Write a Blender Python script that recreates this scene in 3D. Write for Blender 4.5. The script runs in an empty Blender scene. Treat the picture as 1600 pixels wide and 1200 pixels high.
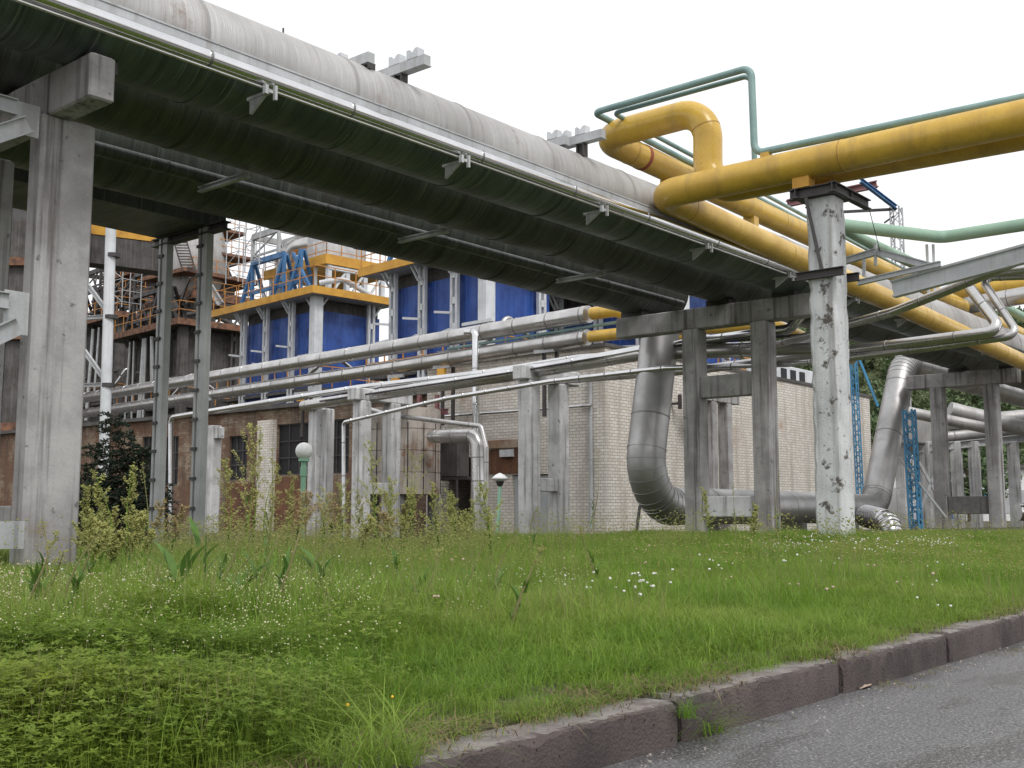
import bpy, math, random
import numpy as np
from mathutils import Vector, Matrix, Euler
R = math.radians
random.seed(7)
S = bpy.context.scene
COL = S.collection

# ------------------------------------------------------------------ camera
CAM_H = 0.55
YAW = R(40.1)                     # heading, measured from the pipe-rack axis (+X)
PITCH = math.atan2(198, 1735)
FPX = 1735.0
cam_d = bpy.data.cameras.new("camera")
cam_d.sensor_width = 36.0
cam_d.lens = FPX / 1600 * 36
cam_d.clip_start = 0.05
cam_d.clip_end = 4000
cam = bpy.data.objects.new("camera", cam_d)
cam.location = (0, 0, CAM_H)
cam.rotation_euler = (math.pi / 2 + PITCH, 0, YAW - math.pi / 2)
COL.objects.link(cam)
S.camera = cam

# ------------------------------------------------------------------ sky, sun, exposure
SUN_EL, SUN_AZ = R(52), R(-115)   # azimuth of the sun in the XY plane
w = bpy.data.worlds.new("World")
S.world = w
w.use_nodes = True
nt = w.node_tree
nt.nodes.clear()
out = nt.nodes.new("ShaderNodeOutputWorld")
bg = nt.nodes.new("ShaderNodeBackground")
sky = nt.nodes.new("ShaderNodeTexSky")
sky.sky_type = 'NISHITA'
sky.sun_disc = False
sky.sun_elevation = SUN_EL
sky.sun_rotation = R(90) - SUN_AZ
sky.air_density = 1.0
sky.dust_density = 4.0
hs = nt.nodes.new("ShaderNodeHueSaturation")
hs.inputs["Saturation"].default_value = 0.12
tc = nt.nodes.new("ShaderNodeTexCoord")
cn = nt.nodes.new("ShaderNodeTexNoise")
cn.inputs["Scale"].default_value = 1.6
cn.inputs["Detail"].default_value = 5
cr = nt.nodes.new("ShaderNodeValToRGB")
cr.color_ramp.elements[0].color = (9.2, 9.4, 9.8, 1)
cr.color_ramp.elements[1].color = (11.6, 11.6, 11.6, 1)
mx = nt.nodes.new("ShaderNodeMix")
mx.data_type = 'RGBA'
mx.inputs[0].default_value = 0.8
nt.links.new(tc.outputs["Generated"], cn.inputs["Vector"])
nt.links.new(cn.outputs["Fac"], cr.inputs["Fac"])
nt.links.new(sky.outputs["Color"], hs.inputs["Color"])
nt.links.new(hs.outputs["Color"], mx.inputs[6])
nt.links.new(cr.outputs["Color"], mx.inputs[7])
nt.links.new(mx.outputs[2], bg.inputs["Color"])
bg.inputs["Strength"].default_value = 0.104
nt.links.new(bg.outputs[0], out.inputs[0])
sd = bpy.data.lights.new("sun", 'SUN')
sd.energy = 1.5
sd.angle = R(18)
sd.color = (1, 0.98, 0.95)
so = bpy.data.objects.new("sun", sd)
so.rotation_euler = Vector((-math.cos(SUN_EL) * math.cos(SUN_AZ), -math.cos(SUN_EL) * math.sin(SUN_AZ), -math.sin(SUN_EL))).to_track_quat('-Z', 'Y').to_euler()
COL.objects.link(so)
S.view_settings.view_transform = 'Standard'
S.view_settings.look = 'None'
S.view_settings.exposure = 0.25
S.view_settings.gamma = 1
S.cycles.max_bounces = 8
S.cycles.use_denoising = True

# ------------------------------------------------------------------ measuring helpers
_c, _s = math.cos(YAW), math.sin(YAW)
FW = Vector((_c * math.cos(PITCH), _s * math.cos(PITCH), math.sin(PITCH)))
RT = Vector((_s, -_c, 0))
UP = RT.cross(FW)
CAMP = Vector((0, 0, CAM_H))
def ray(px, py): return FW + RT * ((px - 800) / FPX) - UP * ((py - 600) / FPX)
def pX(px, py, X): d = ray(px, py); return CAMP + d * (X / d.x)
def pY(px, py, Y): d = ray(px, py); return CAMP + d * (Y / d.y)
def pZ(px, py, z): d = ray(px, py); return CAMP + d * ((z - CAM_H) / d.z)
def pD(px, py, D):                       # D = horizontal distance along the view heading
    d = ray(px, py); return CAMP + d * (D / (d.x * _c + d.y * _s))
def sstep(a, b, x):
    t = min(1, max(0, (x - a) / (b - a))); return t * t * (3 - 2 * t)
def ground(x, y):
    g = -0.32 * sstep(12.5, 19, y + max(0, x - 22) * .12) + 0.10 * math.exp(-((x - 15) ** 2 + (y - 6.6) ** 2) / 9.0)
    g += 0.03 * math.sin(x * 1.3 + 1) * math.sin(y * 1.1) * sstep(2.2, 4, y)
    g += 0.04 * sstep(1.9, 3.2, y) - .05 * sstep(8, 11, y) * (1 - sstep(9, 14, x))
    return g

# ------------------------------------------------------------------ materials
def _mixrgb(nt, fac, a, b, mode='MIX'):
    m = nt.nodes.new("ShaderNodeMix"); m.data_type = 'RGBA'; m.blend_type = mode
    for sock, v in ((m.inputs[0], fac), (m.inputs[6], a), (m.inputs[7], b)):
        if isinstance(v, (int, float)): sock.default_value = v
        elif isinstance(v, tuple): sock.default_value = (*v, 1) if len(v) == 3 else v
        else: nt.links.new(v, sock)
    return m.outputs[2]
def _noise(nt, vec, scale, detail=6, rough=.6):
    n = nt.nodes.new("ShaderNodeTexNoise"); n.inputs["Scale"].default_value = scale
    n.inputs["Detail"].default_value = detail; n.inputs["Roughness"].default_value = rough
    nt.links.new(vec, n.inputs["Vector"]); return n.outputs["Fac"]
def _ramp(nt, v, lo, hi, a=0., b=1.):
    n = nt.nodes.new("ShaderNodeMapRange"); n.interpolation_type = 'SMOOTHSTEP'
    n.inputs[1].default_value = lo; n.inputs[2].default_value = hi; n.inputs[3].default_value = a; n.inputs[4].default_value = b
    nt.links.new(v, n.inputs[0]); return n.outputs[0]
def _math(nt, op, a, b=0.):
    n = nt.nodes.new("ShaderNodeMath"); n.operation = op
    for s_, v in ((n.inputs[0], a), (n.inputs[1], b)):
        if isinstance(v, (int, float)): s_.default_value = v
        else: nt.links.new(v, s_)
    return n.outputs[0]
def _vec(nt, scale=(1, 1, 1), rnd=True):
    t = nt.nodes.new("ShaderNodeTexCoord"); v = t.outputs["Object"]
    if rnd:
        oi = nt.nodes.new("ShaderNodeObjectInfo")
        ad = nt.nodes.new("ShaderNodeVectorMath"); ad.operation = 'ADD'
        mu = _math(nt, 'MULTIPLY', oi.outputs["Random"], 40.)
        nt.links.new(v, ad.inputs[0]); nt.links.new(mu, ad.inputs[1]); v = ad.outputs[0]
    if scale != (1, 1, 1):
        m = nt.nodes.new("ShaderNodeMapping"); m.inputs["Scale"].default_value = scale
        nt.links.new(v, m.inputs["Vector"]); v = m.outputs[0]
    return v
def base_mat(name):
    m = bpy.data.materials.new(name); m.use_nodes = True
    nt = m.node_tree; b = nt.nodes["Principled BSDF"]
    return m, nt, b
def bump(nt, b, h, strength=.3, dist=.01, prev=None):
    n = nt.nodes.new("ShaderNodeBump"); n.inputs["Strength"].default_value = strength; n.inputs["Distance"].default_value = dist
    nt.links.new(h, n.inputs["Height"])
    if prev is not None: nt.links.new(prev, n.inputs["Normal"])
    nt.links.new(n.outputs[0], b.inputs["Normal"]); return n.outputs[0]
def weathered(name, col, dark=None, rough=.8, metal=0., scale=1.5, patch=(.35, .7), streak=None, streak_amt=.5, streak_scale=9.,
              rust=None, rust_lim=(.6, .75), rust_scale=2., pit=0., bmp=.25, bdist=.006, rvar=.15, fine=40.):
    m, nt, b = base_mat(name)
    v = _vec(nt)
    n1 = _noise(nt, v, scale, 8)
    c = _mixrgb(nt, _ramp(nt, n1, *patch), col, dark or tuple(x * .7 for x in col))
    nf = _noise(nt, v, fine, 4)
    c = _mixrgb(nt, .35, c, _mixrgb(nt, nf, (.25, .25, .25), (.75, .75, .75)), 'OVERLAY')
    if streak:
        v2 = _vec(nt, (streak_scale, streak_scale, .35))
        s1 = _noise(nt, v2, 1., 5)
        f = _math(nt, 'MULTIPLY', _ramp(nt, s1, .48, .72), streak_amt)
        c = _mixrgb(nt, f, c, streak)
    if rust:
        n3 = _noise(nt, v, rust_scale, 9, .7)
        c = _mixrgb(nt, _ramp(nt, n3, *rust_lim), c, rust)
    h = nf
    if pit:
        vo = nt.nodes.new("ShaderNodeTexNoise"); vo.inputs["Scale"].default_value = pit; vo.inputs["Detail"].default_value = 3
        nt.links.new(v, vo.inputs["Vector"])
        pf = _ramp(nt, vo.outputs["Fac"], .66, .72)
        c = _mixrgb(nt, _math(nt, 'MULTIPLY', pf, .75), c, tuple(x * .25 for x in col))
        h = _math(nt, 'SUBTRACT', nf, pf)
    nt.links.new(c, b.inputs["Base Color"])
    b.inputs["Metallic"].default_value = metal
    nt.links.new(_ramp(nt, n1, .2, .8, max(.02, rough - rvar), min(1, rough + rvar)), b.inputs["Roughness"])
    bump(nt, b, h, bmp, bdist)
    return m
def simple(name, col, rough=.6, metal=0., vary=.15, scale=6):
    m, nt, b = base_mat(name)
    n = _noise(nt, _vec(nt), scale, 5)
    c = _mixrgb(nt, n, tuple(x * (1 - vary) for x in col), tuple(min(1, x * (1 + vary)) for x in col))
    nt.links.new(c, b.inputs["Base Color"])
    b.inputs["Roughness"].default_value = rough; b.inputs["Metallic"].default_value = metal
    return m
def lagging(name, col, dark, rough, metal, dent=.25, streak=(.12, .09, .07), streak_amt=.35, rust=None, ribs=0.):
    m, nt, b = base_mat(name)
    v = _vec(nt)
    n1 = _noise(nt, v, 1.1, 7)
    c = _mixrgb(nt, _ramp(nt, n1, .3, .7), col, dark)
    s = _noise(nt, _vec(nt, (5, 1.2, .5)), 1.2, 6)
    c = _mixrgb(nt, _math(nt, 'MULTIPLY', _ramp(nt, s, .52, .75), streak_amt), c, streak)
    sp = _noise(nt, v, 30, 4)
    c = _mixrgb(nt, _ramp(nt, sp, .55, .8, 0, .25), c, dark)
    if rust: c = _mixrgb(nt, _ramp(nt, _noise(nt, v, .9, 8, .7), .6, .74, 0, .8), c, rust)
    nt.links.new(c, b.inputs["Base Color"])
    b.inputs["Metallic"].default_value = metal
    nt.links.new(_ramp(nt, n1, .2, .8, rough - .08, rough + .14), b.inputs["Roughness"])
    d = _noise(nt, v, 3.2, 3)
    pn = bump(nt, b, d, dent, .03)
    if ribs:                                   # wrapped sheet: irregular hoops round the pipe
        rb = _noise(nt, _vec(nt, (11, .5, .5)), 1.0, 5, .7)
        c2 = _mixrgb(nt, _ramp(nt, rb, .38, .66, 0, ribs), c, tuple(x * .35 for x in dark))
        c2 = _mixrgb(nt, _ramp(nt, _noise(nt, _vec(nt, (26, .7, .7)), 1.0, 3), .58, .68, 0, ribs * .8), c2, tuple(min(1, x * 1.9) for x in col))
        nt.links.new(c2, b.inputs["Base Color"])
        bump(nt, b, rb, .7, .03, pn)
    return m
def brick(name, c1, c2, mortar, stain, stain_lim=(.55, .75), grime=(.12, .10, .08), bw=.27, rh=.10):
    m, nt, b = base_mat(name)
    t = nt.nodes.new("ShaderNodeTexCoord")
    sp = nt.nodes.new("ShaderNodeSeparateXYZ"); nt.links.new(t.outputs["Object"], sp.inputs[0])
    cb = nt.nodes.new("ShaderNodeCombineXYZ")
    nt.links.new(_math(nt, 'ADD', sp.outputs[0], sp.outputs[1]), cb.inputs[0]); nt.links.new(sp.outputs[2], cb.inputs[1])
    br = nt.nodes.new("ShaderNodeTexBrick")
    br.inputs["Scale"].default_value = 1; br.inputs["Brick Width"].default_value = bw; br.inputs["Row Height"].default_value = rh
    br.inputs["Mortar Size"].default_value = .009; br.inputs["Mortar Smooth"].default_value = .3
    br.inputs["Color1"].default_value = (*c1, 1); br.inputs["Color2"].default_value = (*c2, 1); br.inputs["Mortar"].default_value = (*mortar, 1)
    nt.links.new(cb.outputs[0], br.inputs["Vector"])
    v = t.outputs["Object"]
    n = _noise(nt, v, .55, 9, .65)
    c = _mixrgb(nt, _ramp(nt, n, *stain_lim, 0, .85), br.outputs["Color"], stain)
    mp = nt.nodes.new("ShaderNodeMapping"); mp.inputs["Scale"].default_value = (2.5, 2.5, .3); nt.links.new(v, mp.inputs["Vector"])
    g = _noise(nt, mp.outputs[0], 1, 7)
    c = _mixrgb(nt, _ramp(nt, g, .44, .70, 0, .75), c, grime)
    c = _mixrgb(nt, _ramp(nt, _noise(nt, v, 14, 3), .3, .7, 0, .3), c, tuple(x * .55 for x in c1))
    nt.links.new(c, b.inputs["Base Color"]); b.inputs["Roughness"].default_value = .9
    h = _math(nt, 'SUBTRACT', _math(nt, 'MULTIPLY', _noise(nt, v, 25, 3), .5), br.outputs["Fac"])
    bump(nt, b, h, .7, .012)
    return m

M = {}
M['concrete'] = weathered('concrete', (.40, .39, .39), (.24, .23, .23), .88, streak=(.09, .08, .075), streak_amt=.9, rust=(.20, .125, .075), rust_lim=(.60, .78), rust_scale=.8, pit=7, bmp=.4)
M['old_concrete'] = weathered('old_concrete', (.60, .60, .61), (.40, .395, .39), .9, streak=(.10, .095, .09), streak_amt=.8, streak_scale=7, pit=9, bmp=.6, bdist=.012)
M['dark_concrete'] = weathered('dark_concrete', (.20, .195, .19), (.12, .115, .11), .9, streak=(.06, .055, .05), streak_amt=.6, pit=9, bmp=.4)
M['limewash'] = weathered('limewash', (.62, .63, .64), (.47, .48, .49), .85, scale=2.2, streak=(.16, .14, .13), streak_amt=.55, streak_scale=8, rust=(.10, .085, .075), rust_lim=(.56, .63), rust_scale=3.4, pit=13, bmp=.6, bdist=.012)
M['lag_grey'] = lagging('lag_grey', (.46, .45, .44), (.35, .34, .33), .5, .35, .15, streak=(.22, .185, .165), streak_amt=.45, rust=(.24, .185, .16), ribs=.16)
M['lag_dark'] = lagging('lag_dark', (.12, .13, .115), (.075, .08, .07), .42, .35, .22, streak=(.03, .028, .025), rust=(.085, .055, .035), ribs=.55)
M['lag_shaded'] = lagging('lag_shaded', (.15, .185, .17), (.09, .115, .105), .36, .4, .15, streak=(.03, .035, .028), ribs=.55)  # cladding colour darkened and greened for the underside's shade and grass reflection
M['iron_stain'] = weathered('iron_stained_render', (.17, .075, .038), (.09, .045, .028), .9, scale=1.4, streak=(.05, .035, .03), streak_amt=.6, rust=(.30, .24, .19), rust_lim=(.62, .72), rust_scale=1.1)
M['lag_shiny'] = lagging('lag_shiny', (.74, .74, .75), (.6, .6, .61), .15, 1.0, .05, streak_amt=.1)
M['lag_alu'] = lagging('lag_alu', (.60, .59, .585), (.46, .45, .44), .27, .95, .2, streak=(.25, .21, .19), streak_amt=.35)
M['lag_loop'] = lagging('lag_loop', (.47, .46, .455), (.35, .345, .34), .42, .85, .05, streak=(.2, .18, .16), streak_amt=.3)
M['yellow'] = weathered('yellow_paint', (.61, .39, .06), (.49, .30, .05), .33, scale=1.6, streak=(.30, .19, .06), streak_amt=.45, streak_scale=4, rust=(.20, .105, .04), rust_lim=(.66, .76), rust_scale=3.5, bmp=.1, fine=25)
M['weld'] = simple('weld_seam', (.36, .21, .04), .6)
M['seam'] = simple('sheet_lap', (.24, .235, .23), .45, .7)
M['seam_dark'] = simple('sheet_lap_dark', (.045, .045, .04), .5)
M['seam_pale'] = simple('sheet_lap_pale', (.27, .26, .25), .5)
M['fascia'] = weathered('fascia_paint', (.62, .33, .04), (.50, .25, .04), .6, rust=(.25, .11, .05), rust_lim=(.6, .78), rust_scale=1.5)
M['teal'] = weathered('teal_paint', (.23, .345, .325), (.17, .27, .265), .5, scale=2.5, rust=(.12, .07, .05), rust_lim=(.68, .76), rust_scale=6, bmp=.08)
M['sage'] = weathered('sage_paint', (.26, .39, .29), (.21, .33, .25), .5, scale=1.5, bmp=.06)
M['lamp_green'] = weathered('lamp_green_paint', (.28, .50, .36), (.22, .42, .30), .5, bmp=.1)
M['steel_grey'] = weathered('grey_steel_paint', (.46, .47, .48), (.34, .35, .36), .55, streak=(.2, .17, .15), streak_amt=.4, rust=(.20, .11, .07), rust_lim=(.68, .8), bmp=.1)
M['pale_steel'] = weathered('pale_steel_paint', (.62, .64, .66), (.5, .52, .54), .5, streak=(.3, .27, .25), streak_amt=.35, bmp=.1)
M['dark_steel'] = weathered('dark_steel', (.055, .05, .05), (.035, .03, .03), .6, rust=(.12, .06, .04), rust_lim=(.6, .75))
M['rust'] = weathered('rusty_steel', (.24, .115, .065), (.10, .055, .04), .85, scale=2.5, rust=(.05, .035, .03), rust_lim=(.5, .7))
M['rust_wall'] = weathered('sooty_sheet', (.085, .08, .078), (.05, .045, .042), .8, streak=(.25, .22, .2), streak_amt=.3, rust=(.16, .08, .05), rust_lim=(.6, .75))
M['maroon'] = weathered('maroon_paint', (.22, .09, .095), (.15, .065, .07), .6)
M['blue'] = weathered('blue_sheet', (.022, .08, .34), (.014, .045, .20), .5, scale=.8, streak=(.05, .13, .40), streak_amt=.5, streak_scale=3, rust=(.012, .022, .09), rust_lim=(.55, .75), rust_scale=1.4)
M['blue_steel'] = weathered('blue_steel_paint', (.05, .17, .36), (.035, .11, .25), .5, rust=(.10, .07, .06), rust_lim=(.68, .8))
M['mast_blue'] = weathered('mast_blue_paint', (.05, .24, .42), (.04, .17, .32), .5)
M['rail'] = simple('orange_rail_paint', (.50, .22, .05), .6)
M['rack_band'] = simple('red_band_paint', (.28, .06, .03), .6)
M['brick_white'] = brick('white_brick', (.80, .76, .70), (.66, .61, .55), (.25, .22, .19), (.44, .26, .15), (.54, .72), (.40, .35, .30))
M['brick_red'] = brick('stained_brick', (.36, .29, .21), (.19, .115, .075), (.14, .11, .09), (.125, .05, .026), (.42, .56), (.06, .042, .034))
M['tank_panel'] = weathered('tank_panel', (.44, .40, .36), (.31, .27, .24), .85, streak=(.10, .06, .04), streak_amt=.85, streak_scale=5, rust=(.22, .11, .06), rust_lim=(.54, .68), rust_scale=1.4, bmp=.4)
M['dark'] = simple('dark_opening', (.018, .018, .022), .5)
M['glass_dark'] = simple('grimy_glass', (.014, .014, .017), .75)
M['render_stain'] = weathered('stained_render', (.45, .40, .33), (.26, .15, .09), .9, scale=1., rust=(.18, .08, .04), rust_lim=(.5, .7), rust_scale=.8)
M['roof'] = weathered('roof_felt', (.10, .095, .09), None, .9)
M['metal_door'] = weathered('grey_door_paint', (.42, .44, .45), (.34, .36, .37), .6, streak=(.22, .2, .19), streak_amt=.4)
M['globe'] = simple('milk_glass', (.86, .86, .86), .25, vary=.02)
M['white'] = simple('white_paint', (.72, .72, .72), .5, vary=.05)
M['car_blue'] = simple('blue_car_paint', (.05, .14, .42), .3, vary=.05)
M['tyre'] = simple('tyre_rubber', (.02, .02, .02), .8)
M['bark'] = weathered('bark', (.10, .075, .055), None, .95, bmp=.6)
M['kerb'] = weathered('kerb_stone', (.092, .071, .065), (.048, .037, .036), .75, scale=3.5, streak=None, rust=(.19, .16, .14), rust_lim=(.58, .75), rust_scale=2.2, pit=42, bmp=1., bdist=.008, fine=110)
def pale_on_level(m, col, amt=.8):                    # paler colour mixed in on level faces
    nt = m.node_tree; b = nt.nodes["Principled BSDF"]; src = b.inputs["Base Color"].links[0].from_socket
    g = nt.nodes.new("ShaderNodeNewGeometry"); sp = nt.nodes.new("ShaderNodeSeparateXYZ"); nt.links.new(g.outputs["True Normal"], sp.inputs[0])
    f = _math(nt, 'MULTIPLY', _ramp(nt, sp.outputs[2], .75, .97, 0, amt), _ramp(nt, _noise(nt, g.outputs["Position"], 7, 5), .25, .6))
    nt.links.new(_mixrgb(nt, f, src, col), b.inputs["Base Color"])
pale_on_level(M['kerb'], (.27, .245, .23))
M['grit'] = simple('grit', (.25, .23, .21), .9, vary=.5, scale=3)
M['soil'] = weathered('soil', (.075, .062, .04), (.05, .055, .02), .95, scale=3, bmp=.6, bdist=.02)
def wet_asphalt():
    m, nt, b = base_mat('asphalt')
    v = _vec(nt, rnd=False)
    n = _noise(nt, v, 1.0, 8, .65)
    n2 = _noise(nt, v, 105, 4, .75)
    n4 = _noise(nt, v, 60, 3)
    # damp film: dark rough patches that stay where they are
    ms = nt.nodes.new("ShaderNodeMapping"); ms.inputs["Scale"].default_value = (.8, 3.2, 1); nt.links.new(v, ms.inputs["Vector"])
    n3 = _noise(nt, ms.outputs[0], 1.1, 9, .55)
    c = _mixrgb(nt, _ramp(nt, n, .3, .7), (.16, .16, .172), (.225, .225, .24))
    c = _mixrgb(nt, _ramp(nt, n3, .52, .58, 0, .85), c, (.05, .047, .05))
    sx = nt.nodes.new("ShaderNodeSeparateXYZ"); nt.links.new(v, sx.inputs[0])
    gut = _ramp(nt, _math(nt, 'ADD', sx.outputs[1], _math(nt, 'MULTIPLY', n3, .5)), 1.35, 2.0, 0, .7)
    c = _mixrgb(nt, gut, c, (.055, .05, .048))
    c = _mixrgb(nt, _ramp(nt, n2, .50, .62, 0, .75), c, (.34, .335, .34))
    c = _mixrgb(nt, _ramp(nt, _noise(nt, v, 75, 4, .75), .53, .62, 0, .75), c, (.04, .04, .042))
    vo = nt.nodes.new("ShaderNodeTexVoronoi"); vo.feature = 'DISTANCE_TO_EDGE'; vo.inputs["Scale"].default_value = .75
    wv = nt.nodes.new("ShaderNodeVectorMath"); wv.operation = 'ADD'; nz = nt.nodes.new("ShaderNodeTexNoise"); nz.inputs["Scale"].default_value = 3.; nt.links.new(v, nz.inputs["Vector"])
    nt.links.new(v, wv.inputs[0]); nt.links.new(nz.outputs["Color"], wv.inputs[1]); nt.links.new(wv.outputs[0], vo.inputs["Vector"])
    c = _mixrgb(nt, _math(nt, 'MULTIPLY', _ramp(nt, vo.outputs["Distance"], .002, .007, .5, 0), _ramp(nt, n, .45, .55)), c, (.03, .028, .028))
    nt.links.new(c, b.inputs["Base Color"])
    nt.links.new(_ramp(nt, n3, .42, .62, .55, .30), b.inputs["Roughness"])
    bump(nt, b, _math(nt, 'ADD', n4, n2), .55, .006)
    return m
M['asphalt'] = wet_asphalt()
def leafy(name, c1, c2, c3, trans=.35, rough=.55, pos_scale=.5):
    m, nt, b = base_mat(name)
    oi = nt.nodes.new("ShaderNodeObjectInfo")
    g = nt.nodes.new("ShaderNodeNewGeometry")
    n = _noise(nt, g.outputs["Position"], pos_scale, 4)
    nn = _noise(nt, g.outputs["Position"], 9, 3)
    c = _mixrgb(nt, oi.outputs["Random"], c1, c2)
    c = _mixrgb(nt, _ramp(nt, n, .4, .65, 0, .8), c, c3)
    c = _mixrgb(nt, _ramp(nt, nn, .35, .7, 0, .45), c, tuple(x * .55 for x in c1))
    b.inputs["Roughness"].default_value = rough
    b.inputs["Specular IOR Level"].default_value = .3
    nt.links.new(c, b.inputs["Base Color"])
    tr = nt.nodes.new("ShaderNodeBsdfTranslucent"); nt.links.new(c, tr.inputs["Color"])
    ms = nt.nodes.new("ShaderNodeMixShader"); ms.inputs[0].default_value = trans
    o = nt.nodes["Material Output"]
    nt.links.new(b.outputs[0], ms.inputs[1]); nt.links.new(tr.outputs[0], ms.inputs[2]); nt.links.new(ms.outputs[0], o.inputs[0])
    return m
M['grass'] = leafy('grass_blade', (.165, .30, .035), (.235, .375, .045), (.32, .395, .08), .45)
M['straw'] = leafy('straw_litter', (.22, .17, .09), (.16, .12, .06), (.28, .22, .12), .1, .8)
M['grass_dry'] = leafy('straw_blade', (.30, .29, .12), (.24, .26, .09), (.33, .29, .15))
M['leaf'] = leafy('clover_leaf', (.13, .22, .022), (.20, .29, .035), (.24, .30, .04), .4, .6, 1.2)
M['dock'] = leafy('dock_leaf', (.09, .19, .035), (.11, .22, .04), (.14, .23, .05), .35, .45)
M['plume'] = leafy('pale_plume', (.42, .42, .14), (.34, .37, .11), (.46, .44, .18), .35)
M['sorrel'] = leafy('russet_plume', (.38, .27, .13), (.33, .24, .11), (.36, .30, .14), .3)
M['conifer'] = leafy('conifer_needle', (.016, .03, .018), (.022, .04, .022), (.03, .045, .025), .1, .7)
M['forest'] = leafy('forest_leaf', (.10, .15, .07), (.13, .18, .08), (.16, .18, .09), .2, .7, .05)
M['petal_w'] = simple('white_petal', (.75, .74, .70), .7, vary=.08)
M['petal_c'] = simple('cream_bud', (.62, .58, .38), .7, vary=.15)
M['petal_y'] = simple('yellow_petal', (.75, .45, .02), .6, vary=.1)
M['petal_p'] = simple('faded_clover', (.50, .38, .30), .8, vary=.2)

# ------------------------------------------------------------------ mesh builder
class Seamed(list): pass
class MB:
    def __init__(s): s.v = []; s.f = []; s.m = []; s.mi = 0
    def add(s, vs, fs):
        o = len(s.v); s.v += [tuple(v) for v in vs]
        s.f += [tuple(i + o for i in f) for f in fs]; s.m += [s.mi] * len(fs)
        return s
    def hexa(s, p):   # p: 4 bottom, 4 top (ccw from above)
        return s.add(p, [(3, 2, 1, 0), (4, 5, 6, 7), (0, 1, 5, 4), (1, 2, 6, 5), (2, 3, 7, 6), (3, 0, 4, 7)])
    def box(s, lo, hi):
        x0, y0, z0 = lo; x1, y1, z1 = hi
        return s.hexa([(x0, y0, z0), (x1, y0, z0), (x1, y1, z0), (x0, y1, z0), (x0, y0, z1), (x1, y0, z1), (x1, y1, z1), (x0, y1, z1)])
    def rbox(s, lo, hi, b=.02):          # box with chamfered upright and horizontal edges
        x0, y0, z0 = lo; x1, y1, z1 = hi
        rings = []
        for (z, i) in ((z0, b), (z0 + b, 0), (z1 - b, 0), (z1, b)):
            a0, a1, c0, c1 = x0 + i, x1 - i, y0 + i, y1 - i
            rings.append([(a0 + b, c0, z), (a1 - b, c0, z), (a1, c0 + b, z), (a1, c1 - b, z), (a1 - b, c1, z), (a0 + b, c1, z), (a0, c1 - b, z), (a0, c0 + b, z)])
        return s.loft(rings, True, True)
    def loft(s, rings, cap0=False, cap1=False):
        n = len(rings[0]); vs = [p for r in rings for p in r]; fs = []
        for i in range(len(rings) - 1):
            for j in range(n):
                k = (j + 1) % n
                fs.append((i * n + j, i * n + k, (i + 1) * n + k, (i + 1) * n + j))
        if cap0: fs.append(tuple(range(n - 1, -1, -1)))
        if cap1: fs.append(tuple((len(rings) - 1) * n + j for j in range(n)))
        return s.add(vs, fs)
    def bar(s, p0, p1, wd, ht, up=(0, 0, 1)):
        p0, p1 = Vector(p0), Vector(p1); d = (p1 - p0).normalized()
        u = Vector(up); sd = d.cross(u)
        if sd.length < 1e-4: sd = d.cross(Vector((1, 0, 0)))
        sd.normalize(); u = sd.cross(d); a = sd * wd / 2; b = u * ht / 2
        r = lambda p: [p - a - b, p + a - b, p + a + b, p - a + b]
        return s.loft([r(p0), r(p1)], True, True)
    def ibeam(s, p0, p1, wd, ht, t=.02, up=(0, 0, 1)):
        p0, p1 = Vector(p0), Vector(p1); d = (p1 - p0).normalized()
        sd = d.cross(Vector(up))
        if sd.length < 1e-4: sd = d.cross(Vector((1, 0, 0)))
        sd.normalize(); u = sd.cross(d)
        w2, h2, t2 = wd / 2, ht / 2, t * .4
        prof = [(-w2, -h2), (w2, -h2), (w2, -h2 + t), (t2, -h2 + t), (t2, h2 - t), (w2, h2 - t), (w2, h2), (-w2, h2), (-w2, h2 - t), (-t2, h2 - t), (-t2, -h2 + t), (-w2, -h2 + t)]
        r = lambda p: [p + sd * a + u * b for a, b in prof]
        return s.loft([r(p0), r(p1)], True, True)
    def tube(s, pts, r, n=16, caps=True):
        pts = [Vector(p) for p in pts]; k = len(pts)
        rs = r if isinstance(r, (list, tuple)) else [r] * k
        rings = []; prev = None
        for i, p in enumerate(pts):
            t = (pts[min(i + 1, k - 1)] - pts[max(i - 1, 0)])
            if t.length < 1e-9: t = prev_t
            t = t.normalized(); prev_t = t
            if prev is None:
                a = t.cross(Vector((0, 0, 1)))
                if a.length < .05: a = t.cross(Vector((1, 0, 0)))
                a.normalize()
            else:
                a = (prev - t * prev.dot(t)).normalized()
            prev = a; b = t.cross(a)
            rings.append([p + (a * math.cos(q) + b * math.sin(q)) * rs[i] for q in (2 * math.pi * j / n for j in range(n))])
        k0 = len(s.f); s.loft(rings, caps, caps)
        if isinstance(r, Seamed):
            lo = min(r)
            for i in range(k - 1):
                if rs[i] > lo + 1e-4 and rs[i + 1] > lo + 1e-4 and rs[i] < lo + .03:
                    for j in range(n): s.m[k0 + i * n + j] = 1
        return s
    def lathe(s, prof, c=(0, 0, 0), n=24):
        c = Vector(c)
        rings = [[c + Vector((r * math.cos(2 * math.pi * j / n), r * math.sin(2 * math.pi * j / n), z)) for j in range(n)] for r, z in prof]
        return s.loft(rings, True, True)
    def ball(s, c, r, n=16, k=10, sq=(1, 1, 1)):
        c = Vector(c)
        rings = []
        for i in range(1, k):
            th = math.pi * i / k
            rings.append([c + Vector((sq[0] * r * math.sin(th) * math.cos(2 * math.pi * j / n), sq[1] * r * math.sin(th) * math.sin(2 * math.pi * j / n), -sq[2] * r * math.cos(th))) for j in range(n)])
        return s.loft(rings, True, True)
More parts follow.
